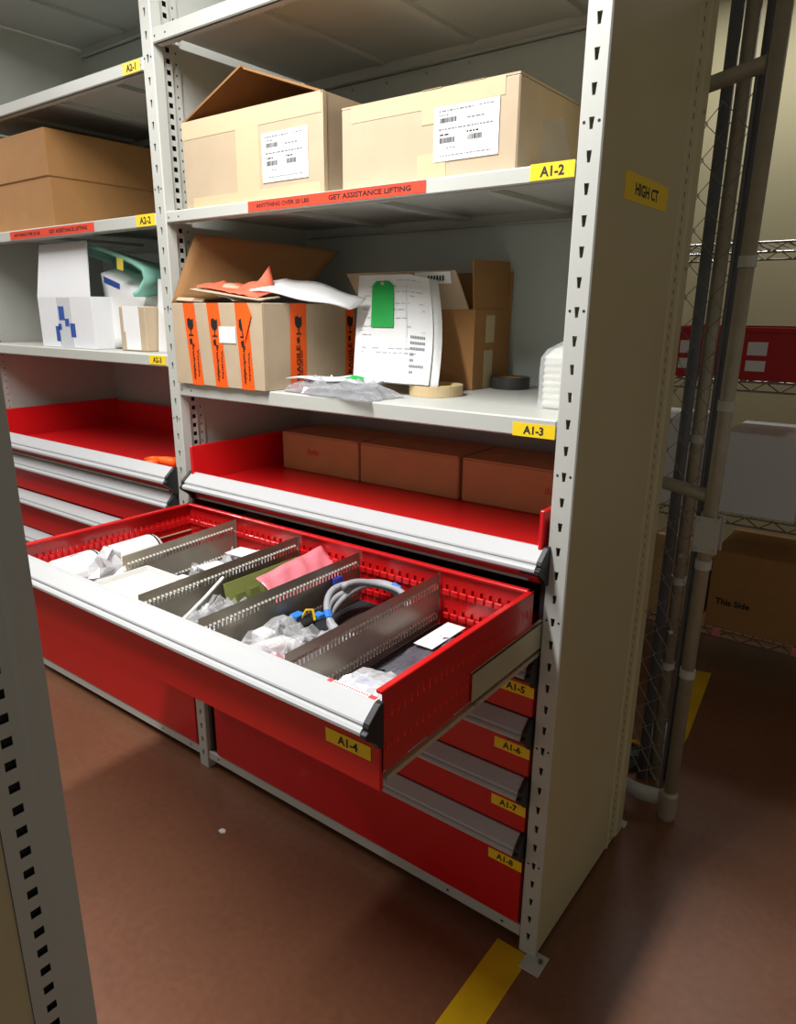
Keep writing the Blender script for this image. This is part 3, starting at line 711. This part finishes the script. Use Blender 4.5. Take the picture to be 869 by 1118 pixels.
# bag of white wipes behind the near upright
wb = thing('wipes_pack', 'plastic wrapped pack of folded white wipes behind the nearest upright', 'pack', (-0.10, 0.2, 1.3005))
def wipefn(u, v):
    a = 2 * math.pi * u; sc = 1.0 if v < 0.72 else math.cos((v - 0.72) / 0.28 * 1.45) ** 0.6
    ca, sa = math.copysign(abs(math.cos(a)) ** 0.4, math.cos(a)), math.copysign(abs(math.sin(a)) ** 0.4, math.sin(a))
    q = 0.0018 * math.sin(v * 60 + 2 * math.sin(a))
    return Vector((-0.006 + ca * (0.053 + q) * sc, 0.035 + sa * (0.092 + q) * sc, 0.002 + v * 0.136))
obj('wipes', MB().grid(wipefn, 32, 30), BAGW, wb, smooth=True, world=False)
def wrap(u, v):
    a = 2 * math.pi * u; p = Vector((math.copysign(abs(math.cos(a)) ** 0.35, math.cos(a)) * 0.058, 0.035 + math.copysign(abs(math.sin(a)) ** 0.35, math.sin(a)) * 0.098, 0))
    sc = 1.0 if v < 0.72 else math.cos((v - 0.72) / 0.28 * 1.45) ** 0.6
    return Vector((p.x * sc - 0.008, p.y * sc + 0.0, v * 0.142)) + Vector((random.uniform(-1, 1), random.uniform(-1, 1), 0)) * 0.0012
obj('plastic_wrap', MB().grid(wrap, 28, 8), CLEAR, wb, world=False)

# three small boxes on the roll-out tray
def small_box(label, x0, x1, tint, smudge, prop):
    bx = thing('cardboard_box', label, 'cardboard box', (x0, 0.30, 1.0125), 0, 'small brown boxes on the roll-out tray')
    w, d, h = x1 - x0, 0.20, 0.115
    obj('box_body', MB().cbox(0, w, 0, d, 0, h, 0.003), CARD3, bx, world=False)
    obj('flap', MB().box(0.001, w - 0.001, 0.001, d / 2 - 0.001, h, h + 0.003), CARD3, bx, world=False)
    obj('flap', MB().box(0.001, w - 0.001, d / 2 + 0.001, d - 0.001, h, h + 0.003), CARD3, bx, world=False)
    b = MB()
    for k in range(7): b.plate((w * prop + k * 0.007, -0.0002, h * 0.56 + 0.002 * math.sin(k * 2.1)), X, Z, 0.005, 0.016 + 0.004 * math.sin(k * 1.7), 0.0004)
    obj('faded_stamp', b, mat('faded_stamp_ink', smudge, 0.8), bx, world=False)
small_box('small brown box, left of three on the nearer tray', -1.112, -0.797, 0, (190, 92, 70), 0.36)
small_box('small brown box, middle of three on the nearer tray', -0.789, -0.449, 0, (206, 150, 120), 0.42)
small_box('small brown box, right of three on the nearer tray', -0.437, -0.100, 0, (186, 110, 84), 0.72)

# ------------------------------------------------------------------ far bay contents
bx = thing('cardboard_box', 'large dark brown lidded cardboard box on the far bay upper shelf', 'cardboard box', (-2.33, 0.04, 1.7555))
w, d, h = 0.465, 0.50, 0.155
obj('box_body', MB().cbox(0, w, 0, d, 0, h + 0.02, 0.003), CARD2, bx, world=False)
obj('box_lid', MB().cbox(-0.005, w + 0.006, -0.005, d + 0.004, h, 0.296, 0.003), CARD2, bx, world=False)
# white box with raised flap
bx = thing('cardboard_box', 'white cardboard box with a raised front flap and blue marks, far bay', 'cardboard box', (-2.02, 0.03, 1.3745))
w, d, h = 0.335, 0.36, 0.165
obj('box_body', box_walls(w, d, h), WCARD, bx, world=False, bevel=0.001)
obj('flap', MB().slab((0.0, 0.0, h), (w - 0.005, 0.0, h), (w - 0.04, 0.03, h + 0.172), (0.0, 0.03, h + 0.172), 0.004), WCARD, bx, world=False)
b = MB(); 
for (x0, z0, a, c) in ((0.13, 0.09, 0.035, 0.045), (0.195, 0.035, 0.03, 0.045), (0.10, 0.02, 0.025, 0.05), (0.165, 0.07, 0.025, 0.025), (0.12, 0.058, 0.02, 0.02)): b.plate((x0 + a / 2, -0.0004, z0 + c / 2), X, Z, a, c, 0.0004)
obj('blue_mark', b, BLUE, bx, world=False)
b = MB().plate((0.165, -0.0002, 0.083), X, Z, 0.085, 0.16, 0.0003); obj('clear_tape', b, CLEAR, bx, world=False)
# teal foam sheet curling out of the box
def foam(u, v):
    pr = [(-1.93, 1.712), (-1.80, 1.706), (-1.70, 1.690), (-1.60, 1.664), (-1.52, 1.640), (-1.47, 1.618), (-1.462, 1.590), (-1.50, 1.556), (-1.53, 1.544)]
    f = u * (len(pr) - 1); i = min(int(f), len(pr) - 2); f -= i
    x = pr[i][0] * (1 - f) + pr[i + 1][0] * f; z = pr[i][1] * (1 - f) + pr[i + 1][1] * f
    return Vector((x - 0.05 * v, 0.085 + 0.26 * v, z - 0.055 * v * (1 - u)))
fs_ = tag(obj('foam_sheet', MB().grid(foam, 24, 6), TEAL, smooth=True, solid=0.012), 'teal foam sheet curling out of the white box', 'foam sheet')
def foam2(u, v):
    a = foam(0.08 + 0.66 * u, 0.55); return Vector((a.x + 0.02, a.y + 0.03 * v, a.z * (1 - v) + 1.50 * v))
obj('inner_fold', MB().grid(foam2, 14, 4), TEAL, fs_, smooth=True, solid=0.008)
tag(obj('tape_piece', MB().slab((-1.585, 0.072, 1.622), (-1.553, 0.072, 1.616), (-1.550, 0.072, 1.650), (-1.582, 0.072, 1.656), 0.002), CORE), 'small yellowish tape piece stuck on the teal foam', 'tape')
ep = thing('envelope', 'white padded envelope with blue print slumped beside the white box', 'envelope', (-1.60, 0.1, 1.3745))
def envf(u, v):
    A = Vector((-1.675, 0.055, 1.380)); B = Vector((-1.668, 0.20, 1.376)); C_ = Vector((-1.44, 0.25, 1.530)); D_ = Vector((-1.700, 0.07, 1.628))
    p = Vector((-1.690 - 0.03 * v + 0.27 * u * (0.25 + 0.75 * v) , 0.10 + (0.09 * u) , 1.378 + (0.235 - 0.10 * u) * v))
    return p + Vector((0, -0.012 * math.sin(math.pi * u), 0))
obj('envelope_front', MB().grid(envf, 10, 6), WHITE, ep, smooth=True, solid=0.006)
def envt(u, v): return envf(u, 1.0) + Vector((-0.02 * v, 0.10 * v, 0.028 * v * (1 - 0.5 * u)))
obj('envelope_top', MB().grid(envt, 10, 4), WHITE, ep, smooth=True, solid=0.004)
obj('blue_print', MB().slab(envf(0.05, 0.90) + Vector((0, -0.006, 0)), envf(0.30, 0.90) + Vector((0, -0.006, 0)), envf(0.30, 0.985) + Vector((0, -0.006, 0)), envf(0.05, 0.985) + Vector((0, -0.006, 0)), 0.0008), BLUE, ep)
# small carton and papers to its right
bx = thing('cardboard_box', 'small tan carton wrapped by a white label beside the white box', 'cardboard box', (-1.574, 0.055, 1.3745))
obj('box_body', MB().cbox(0, 0.138, 0, 0.075, 0, 0.135, 0.003), CARD, bx, world=False)
obj('white_label', MB().box(0.022, 0.106, -0.001, 0, 0.058, 0.1345).box(0.03, 0.106, -0.001, 0, 0.004, 0.058).box(0.022, 0.106, -0.001, 0.06, 0.1345, 0.1358), WHITE, bx, world=False)
tag(obj('document_sheet', MB().slab((-1.430, 0.09, 1.3745), (-1.372, 0.09, 1.3745), (-1.368, 0.11, 1.590), (-1.432, 0.11, 1.590), 0.008), WHITE), 'white paper pad standing against the middle upright, far bay', 'document')
# orange glove on the far tray
g = MB()
g.tube([(-1.40, 0.10, 1.024), (-1.43, 0.085, 1.027), (-1.47, 0.072, 1.027)], [0.016, 0.015, 0.012], 8)
g.tube([(-1.455, 0.08, 1.028), (-1.50, 0.078, 1.026), (-1.535, 0.075, 1.020)], [0.012, 0.009, 0.006], 7)
g.tube([(-1.45, 0.065, 1.026), (-1.475, 0.04, 1.022), (-1.49, 0.028, 1.019)], [0.011, 0.009, 0.006], 7)
tag(obj('rubber_glove', g, ORGL, smooth=True), 'orange rubber glove on the far bay red tray', 'glove')

# ------------------------------------------------------------------ contents of the open drawer
FB = FZ + 0.0045
def rcyl(name, label, a, c, r, mats, cat, text=None):
    """rounded white cartridge lying along a-c with a dark end"""
    a, c = Vector(a), Vector(c); t = thing(name, label, cat, (a + c) / 2 - Vector((0, 0, r)))
    dv = (c - a).normalized(); L = (c - a).length
    pts = [a, a + dv * 0.006, a + dv * 0.012, c - dv * 0.012, c - dv * 0.006, c]
    obj('body', MB().tube(pts, [r * 0.86, r * 0.96, r, r, r * 0.96, r * 0.86], 20), mats, t, smooth=False)
    obj('dark_band', MB().tube([c - dv * 0.016, c - dv * 0.011], r * 1.01, 20), BLACK, t)
    if text: 
        U = dv; V = Z.cross(U).normalized(); obj('print', MB().text(text, (a + c) / 2 + Z * (r + 0.0008), U, V, 0.009), INKG, t)
    return t
rcyl('sensor_case', 'white plastic case with a dark end at the front left of the open drawer', (-1.100, -0.500, FB + 0.046), (-1.108, -0.372, FB + 0.046), 0.046, WPLAS, 'case', 'ECO')
rcyl('sensor_case', 'white plastic case with a dark end, second from the front left', (-1.110, -0.340, FB + 0.044), (-1.115, -0.195, FB + 0.044), 0.044, WPLAS, 'case')
bt = thing('carton_tray', 'shallow white open carton at the front of the open drawer', 'carton', (-0.925, -0.525, FB))
b = MB().box(0, 0.205, 0, 0.175, 0, 0.003).box(0, 0.205, 0, 0.003, 0, 0.082).box(0, 0.205, 0.172, 0.175, 0, 0.082).box(0, 0.003, 0, 0.175, 0, 0.082).box(0.202, 0.205, 0, 0.175, 0, 0.082)
obj('carton', b, WCARD, bt, world=False)
obj('lining', MB().box(0.004, 0.201, 0.004, 0.171, 0.003, 0.070), mat('cream_lining', (226, 222, 204), 0.7), bt, world=False)
def clump(name, label, c, r, hgt, mats, seed, cat='bag', tw=1.6):
    rnd = random.Random(seed); b = MB(); n, k = 14, 6
    vs = []
    def f(u, v):
        a = 2 * math.pi * u; rr = r * (1 - v ** tw) * (1 + 0.0) + 0.002
        return Vector((c[0] + rr * math.cos(a), c[1] + rr * math.sin(a) * 1.15, c[2] + hgt * v))
    b.grid(f, n, k)
    for i, p in enumerate(b.v):
        if (i % (n + 1)) == n: b.v[i] = b.v[i - n]; continue
        z = p[2] - c[2]; q = 0.22 * r
        b.v[i] = (p[0] + rnd.uniform(-q, q), p[1] + rnd.uniform(-q, q), c[2] + max(0.0005, z + rnd.uniform(-0.3, 0.3) * q))
    return tag(obj(name, b, mats), label, cat)
clump('plastic_bag', 'crumpled milky plastic bag standing between the white cases and the white open carton', (-1.000, -0.405, FB), 0.062, 0.128, MILKY, 3)
# second compartment: flat bags with white labels
def flat_bag(label, cx, cy, wx, wy, rz, lab, seed, filmm=CLEAR, h=0.012, labm=WHITE, z=FB, name='plastic_bag'):
    t = thing(name, label, 'bag', (cx, cy, z))
    pillow('bag_film', cx, cy, z, wx, wy, h, filmm, rz, 0.55, seed, parent=t)
    if lab:
        lx, ly, lw, lh = lab; c, s = math.cos(rz), math.sin(rz)
        U = Vector((c, s, 0)); V = Vector((-s, c, 0))
        obj('bag_label', MB().plate(Vector((cx, cy, z + h * 1.32 + 0.005)) + U * lx + V * ly, U, V, lw, lh, 0.001), labm, t)
    return t
flat_bag('clear bag with a white label, rearmost in the second compartment', -0.832, -0.110, 0.19, 0.13, 0.1, (0.0, 0.0, 0.11, 0.06), 11, MILKY, 0.046)
flat_bag('clear bag with a white label, midway along the second compartment', -0.828, -0.225, 0.19, 0.13, -0.12, (0.01, 0.0, 0.09, 0.06), 12, CLEAR, 0.044)
flat_bag('clear bag with a bluish film and small label, foremost in the second compartment', -0.82, -0.305, 0.19, 0.10, 0.1, (-0.01, -0.005, 0.055, 0.03), 13, FOILG, 0.040)
# third compartment: board, pink bag, clear bag with a white stick
pb = thing('circuit_board', 'olive green board standing against the partition of the third compartment', 'circuit board', (-0.66, -0.18, FB))
obj('board', MB().slab((-0.668, -0.315, FB), (-0.668, -0.075, FB), (-0.685, -0.075, FB + 0.08), (-0.685, -0.315, FB + 0.08), 0.002), PCB, pb)
chipm = mat('olive_chip', (120, 128, 70), 0.5)
for k in range(5): obj('chip', MB().slab((-0.6665, -0.29 + k * 0.042, FB + 0.02), (-0.6665, -0.262 + k * 0.042, FB + 0.02), (-0.673, -0.262 + k * 0.042, FB + 0.05), (-0.673, -0.29 + k * 0.042, FB + 0.05), 0.003), chipm, pb)
def pinkfn(u, v):
    q = 0.009 * math.sin(11 * u + 3 * v) + 0.005 * math.sin(23 * u - 7 * v)
    return Vector((-0.62 + 0.085 * (1 - v) + q * 0.5 - 0.02 * u, -0.275 + 0.235 * u, FB + 0.036 + 0.062 * v + 0.4 * q + 0.010 * u))
tag(obj('antistatic_bag', MB().grid(pinkfn, 24, 6), PINK, smooth=True, solid=0.002), 'pink antistatic bag crumpled beside the olive board', 'bag')
cb = thing('plastic_bag', 'clear plastic bag with a white seal strip at the front of the third compartment', 'bag', (-0.62, -0.41, FB))
pillow('bag_film', -0.605, -0.40, FB, 0.17, 0.2, 0.065, CLEAR, 0.25, 0.28, 21, parent=cb)
obj('seal_strip', MB().tube([(-0.628, -0.475, FB + 0.062), (-0.645, -0.40, FB + 0.085), (-0.66, -0.335, FB + 0.108)], 0.004, 6), WPLAS, cb)
# fourth compartment: cable coil, connectors, bag of parts
cc = thing('cable_coil', 'coiled grey cable with blue ties in the fourth compartment', 'cable', (-0.385, -0.145, FB))
pts = []
for i in range(3 * 40 + 21):
    a = 2 * math.pi * i / 40; k = i / 140.0
    x, y = (0.086 - 0.010 * math.sin(7 * k)) * math.cos(a), (0.108 - 0.016 * k) * math.sin(a)
    pts.append(Vector((-0.386 + x, -0.155 + y, FB + 0.028 + 0.020 * k - 0.30 * x + 0.18 * y + 0.005 * math.sin(3 * a + 5 * k))))
obj('cable', MB().tube(pts, 0.0076, 10), CABLE, cc, smooth=True)
for i in (66, 90): 
    q = pts[i]; t_ = (pts[i + 1] - pts[i - 1]).normalized(); obj('blue_tie', MB().tube([q - t_ * 0.011, q + t_ * 0.011], 0.0098, 8), BLUE2, cc)
obj('connector', MB().tube([pts[0], pts[0] + Vector((0.0, -0.05, 0.0))], 0.011, 10), BLACK, cc)
t = thing('cable_connector', 'black connector with blue and yellow leads left of the cable coil', 'connector', (-0.455, -0.285, FB))
obj('connector_body', MB().cbox(-0.485, -0.445, -0.31, -0.265, FB, FB + 0.045, 0.004), BLACK, t)
obj('lead', MB().tube([(-0.47, -0.285, FB + 0.045), (-0.465, -0.275, FB + 0.062), (-0.45, -0.27, FB + 0.065), (-0.44, -0.275, FB + 0.045)], 0.003, 6), YELP, t)
obj('blue_clip', MB().cbox(-0.49, -0.468, -0.302, -0.275, FB + 0.045, FB + 0.055, 0.002).cbox(-0.452, -0.432, -0.27, -0.25, FB + 0.045, FB + 0.056, 0.002), mat('blue_clip_plastic', (50, 130, 214), 0.4), t)
tag(obj('blue_clip', MB().cbox(-0.496, -0.491, -0.155, -0.125, 0.880, 0.912, 0.001), mat('blue_tab_plastic', (30, 70, 200), 0.4)), 'blue tab hooked on the partition by the cable coil', 'clip')
pbg = thing('plastic_bag', 'clear bag of white and pink fittings at the front of the fourth compartment', 'bag', (-0.395, -0.42, FB))
clm = MB(); rnd = random.Random(9)
obj('fitting', MB().tube([(-0.44, -0.47, FB + 0.045), (-0.40, -0.41, FB + 0.058), (-0.36, -0.39, FB + 0.045)], 0.015, 8), WPLAS, pbg, smooth=True)
obj('fitting', MB().cbox(-0.475, -0.435, -0.425, -0.39, FB + 0.02, FB + 0.066, 0.004), WPLAS, pbg)
obj('fitting', MB().cbox(-0.385, -0.345, -0.475, -0.44, FB + 0.03, FB + 0.058, 0.006), PINK, pbg)
pillow('bag_film', -0.392, -0.415, FB, 0.19, 0.21, 0.075, CLEAR, 0.1, 0.35, 31, parent=pbg)
# last compartment: silver bag with label, white bag
flat_bag('silver antistatic bag with a white label in the last compartment', -0.172, -0.175, 0.155, 0.25, 0.0, (-0.046, 0.05, 0.046, 0.13), 41, FOILG, 0.010, name='antistatic_bag')
wbg = thing('plastic_bag', 'white packed plastic bag at the front of the last compartment', 'bag', (-0.17, -0.42, FB))
pillow('bag_film', -0.163, -0.425, FB, 0.20, 0.18, 0.046, MILKY, 0.0, 0.22, 51, parent=wbg)
obj('packed_sheet', MB().cbox(-0.245, -0.085, -0.50, -0.375, FB + 0.001, FB + 0.036, 0.006), WCARD, wbg)
obj('blue_print', MB().plate((-0.20, -0.40, FB + 0.0365), X, Y, 0.035, 0.02, 0.0006), mat('pale_blue_print', (160, 172, 220), 0.6), wbg)

# ------------------------------------------------------------------ opposite shelf row at the left edge
of = thing('shelving_unit', 'blurred grey perforated end upright of the facing row, at the left edge', 'shelving unit', (-0.125, -1.0, 0))
b = MB(); xf, ye = -0.125, -0.992
b.quad((xf, ye, 0), (xf, ye, 2.5), (xf, ye - 0.024, 2.5), (xf, ye - 0.024, 0))
b.quad((xf, ye, 0), (xf, ye, 2.5), (xf - 0.045, ye, 2.5), (xf - 0.045, ye, 0))
b.quad((xf, ye - 0.024, 0), (xf, ye - 0.024, 2.5), (xf - 0.004, ye - 0.028, 2.5), (xf - 0.004, ye - 0.028, 0))
b.perf((xf - 0.004, ye - 0.064, 0), Y, Z, X, 96, P2 / 2, 0.036, [(0.014, 0.008), (0.025, 0.008), (0.025, 0.018), (0.014, 0.018)], 0.003, 0, 1)
b.box(xf - 0.012, xf - 0.009, ye - 0.064, ye, 0, 2.5, 1)
obj('upright_post', b, [GREY, DARK], of)
obj('side_panel', MB().box(xf - 0.010, xf - 0.006, ye - 0.60, ye - 0.064, 0.0, 2.5), PANEL, of)

# ------------------------------------------------------------------ chain-link gate behind the shelves
ga = Vector((0.1, 0.71, 0)); gd = Vector((-0.85, 0.53, 0)).normalized(); gn = Vector((gd.y, -gd.x, 0))
gate = thing('chain_link_gate', 'galvanized chain-link gate leaf standing behind the end of the shelves', 'gate', (0.1, 0.71, 0))
obj('end_pipe', MB().tube([(0.096, 0.71, 0.0), (0.106, 0.71, 2.2)], 0.0185, 16), PIPE, gate, smooth=True)
obj('foot_cup', MB().tube([(0.095, 0.71, 0.0), (0.095, 0.71, 0.012), (0.095, 0.71, 0.085), (0.095, 0.71, 0.095)], [0.024, 0.027, 0.027, 0.021], 18), PIPE, gate)
b = MB()
def strap(u, v): 
    p = ga + Vector((-0.025 - 0.16 * u, 0.0 - 0.02 * math.sin(3.1 * u), 0)); return Vector((p.x, p.y, 0.035 + 0.055 * v + 0.01 * u))
obj('floor_strap', MB().grid(strap, 10, 2), GREY, gate, smooth=True, solid=0.006)
for z in (1.025, 2.05): obj('cross_rail', MB().tube([ga + gd * 0.014 + Z * z, ga + gd * 1.25 + Z * z], 0.0185, 14), PIPE, gate, smooth=True)
b = MB().cbox(0.071, 0.134, 0.681, 0.686, 0.875, 0.975, 0.001); b.cbox(0.071, 0.134, 0.732, 0.737, 0.875, 0.975, 0.001); b.cbox(0.078, 0.126, 0.684, 0.692, 0.88, 0.97, 0.002)
cp_ = obj('clamp_plate', b, GREY, gate)
for (xx, zz) in ((0.08, 0.885), (0.125, 0.885), (0.08, 0.965), (0.125, 0.965)): obj('clamp_bolt', MB().tube([(xx, 0.677, zz), (xx, 0.740, zz)], 0.0045, 6), BOLT, cp_)
for z in (0.50, 0.835, 1.27, 1.62): 
    xx = 0.096 + 0.01 * z / 2.2; bd = obj('brace_band', MB().ring((xx, 0.71, 0), 0.018, 0.0215, z - 0.013, z + 0.013, 18), GREY, gate)
obj('tension_bar', MB().tube([ga + gd * 0.045 + Z * 0.06, ga + gd * 0.045 + Z * 2.05], 0.004, 6), PIPED, gate)
# woven wire: zigzag strands
b = MB(); pz = 0.084; hw = 0.047; s0 = 0.046; ncol = 24
for k in range(ncol):
    s = s0 + k * hw; pts = []
    z = 0.07; i = 0
    while z < 2.04:
        off = (i + k) % 2
        pts.append(ga + gd * (s + hw * off * 1.04) + gn * (0.003 if (off == 0) else -0.003) + Z * z); z += pz / 2; i += 1
    b.tube(pts, 0.0016, 4, caps=False)
o = obj('wire_mesh', b, WIRE, gate); o['kind'] = 'stuff'
# separate fence posts behind the mesh
def fpost(label, x, y, r, m, zs, top=2.3):
    t = thing('fence_post', label, 'fence post', (x, y, 0))
    obj('pipe', MB().tube([(x, y, 0), (x, y, top)], r, 14), m, t, smooth=True)
    for z in zs: obj('brace_band', MB().ring((x, y, 0), r - 0.001, r + 0.003, z - 0.012, z + 0.012, 16), GREY, t)
    return t
pA = fpost('dark pipe post nearest the shelf rear, behind the chain link', -0.033, 0.86, 0.016, PIPED, ())
pB = fpost('pale galvanized pipe post with bands behind the chain link', -0.001, 0.885, 0.019, PIPE, (0.42, 0.71, 1.15))
pC = fpost('blue-grey pipe post right beside the pale post', 0.042, 0.90, 0.017, PIPED, ())
obj('latch_bolt', MB().tube([(-0.002, 0.862, 0.545), (0.004, 0.85, 0.548)], 0.007, 8), BOLT, pB)
obj('latch_bolt', MB().tube([(-0.002, 0.862, 0.80), (0.004, 0.85, 0.80)], 0.007, 8), BOLT, pB)
# things on the floor behind the mesh
clump('plastic_bag', 'crumpled clear plastic bag on the floor behind the chain-link gate', (-0.02, 0.985, 0.0), 0.06, 0.16, CLEAR, 61)
clump('rag', 'yellow rag on top of the pile at the foot of the fence posts', (-0.10, 0.99, 0.0), 0.03, 0.05, YELP, 62, 'rag')
clump('rag', 'yellow rag low beside the dark bundle at the fence foot', (-0.13, 0.845, 0.0), 0.022, 0.045, YELP, 63, 'rag')
clump('cloth_bundle', 'dark cloth bundle on the floor behind the shelf rear edge', (-0.085, 0.915, 0.0), 0.04, 0.075, PIPED, 64, 'cloth', 2.2)

# ------------------------------------------------------------------ wire shelving and boxes beyond
ws = thing('wire_shelving', 'chrome wire shelving rack with cartons in the room beyond the gate', 'wire shelving', (0.1, 1.86, 0))
WX0, WX1, WY0, WY1 = -0.62, 0.62, 1.80, 2.25
for x in (WX0, WX1):
    for y in (WY0, WY1): obj('rack_post', MB().tube([(x, y, 0.0), (x, y, 2.1)], 0.0125, 10), CHROME, ws, smooth=True)
for z in (0.19, 0.70, 1.24, 1.75):
    b = MB()
    for y in (WY0, WY1): b.tube([(WX0, y, z), (WX1, y, z)], 0.004, 6); b.tube([(WX0, y, z - 0.035), (WX1, y, z - 0.035)], 0.004, 6)
    for y in (WY0, WY1):
        pts = [(WX0 + (WX1 - WX0) * i / 24, y, z - (0.035 if i % 2 else 0.0)) for i in range(25)]; b.tube(pts, 0.003, 5)
    for k in range(32): x = WX0 + (WX1 - WX0) * (k + 0.5) / 32; b.tube([(x, WY0, z + 0.003), (x, WY1, z + 0.003)], 0.0025, 5)
    obj('wire_shelf', b, CHROME, ws)
for x in (-0.045, 0.26): obj('pink_tag', MB().cbox(x - 0.016, x + 0.016, WY0 - 0.006, WY0 - 0.002, 0.16, 0.195, 0.001), PINK, ws)
def bgbox(label, x0, x1, z0, h, m, name='cardboard_box', cat='cardboard box', y0=1.81, d=0.4, text=None, lid=False):
    t = thing(name, label, cat, (x0, y0, z0)); w = x1 - x0
    obj('box_body', MB().cbox(0, w, 0, d, 0, h, 0.003), m, t, world=False)
    obj('flap', MB().box(0.001, w - 0.001, 0.001, d / 2 - 0.001, h, h + 0.003), m, t, world=False)
    obj('flap', MB().box(0.001, w - 0.001, d / 2 + 0.001, d - 0.001, h, h + 0.003), m, t, world=False)
    if text: obj('box_print', MB().text(text, (w * 0.235, -0.001, h * 0.36), X, Z, 0.028), INK, t, world=False)
    return t
bgbox('brown carton on the lower rack shelf reading This Side', -0.10, 0.32, 0.196, 0.34, CARD2, text='This Side')
bgbox('brown carton at the right end of the lower rack shelf', 0.335, 0.60, 0.196, 0.30, CARD2)
bgbox('dark brown carton left on the lower rack shelf, mostly behind the posts', -0.55, -0.13, 0.196, 0.26, CARD3)
bgbox('white carton in the middle of the rack, right of the gate pipe', -0.125, 0.17, 0.706, 0.33, WCARD, 'white_carton', 'carton')
bgbox('white carton on the middle rack shelf, left behind the fence posts', -0.50, -0.25, 0.706, 0.36, WCARD, 'white_carton', 'carton')
bgbox('white carton at the right end of the middle rack shelf', 0.24, 0.56, 0.706, 0.28, WCARD, 'white_carton', 'carton')
def redbin(label, x0, x1):
    t = thing('storage_bin', label, 'storage bin', (x0, 1.81, 1.246), 0, 'red bins on the upper rack shelf'); w, d, h = x1 - x0, 0.36, 0.20
    b = box_walls(w, d, h, 0.006); b.cbox(-0.006, w + 0.006, -0.006, 0.004, h - 0.02, h, 0.002); obj('bin_body', b, REDBIN, t, world=False)
    obj('bin_label', MB().plate((w * 0.45, -0.0002, 0.12), X, Z, 0.07, 0.05, 0.0006).plate((w * 0.45, -0.0002, 0.055), X, Z, 0.07, 0.04, 0.0006), WHITE, t, world=False)
redbin('red storage bin on the upper rack shelf, left of the dark post', -0.37, -0.225); redbin('red storage bin on the upper rack shelf, right behind the gate', -0.175, 0.10); redbin('red storage bin at the right of the upper rack shelf', 0.14, 0.42)
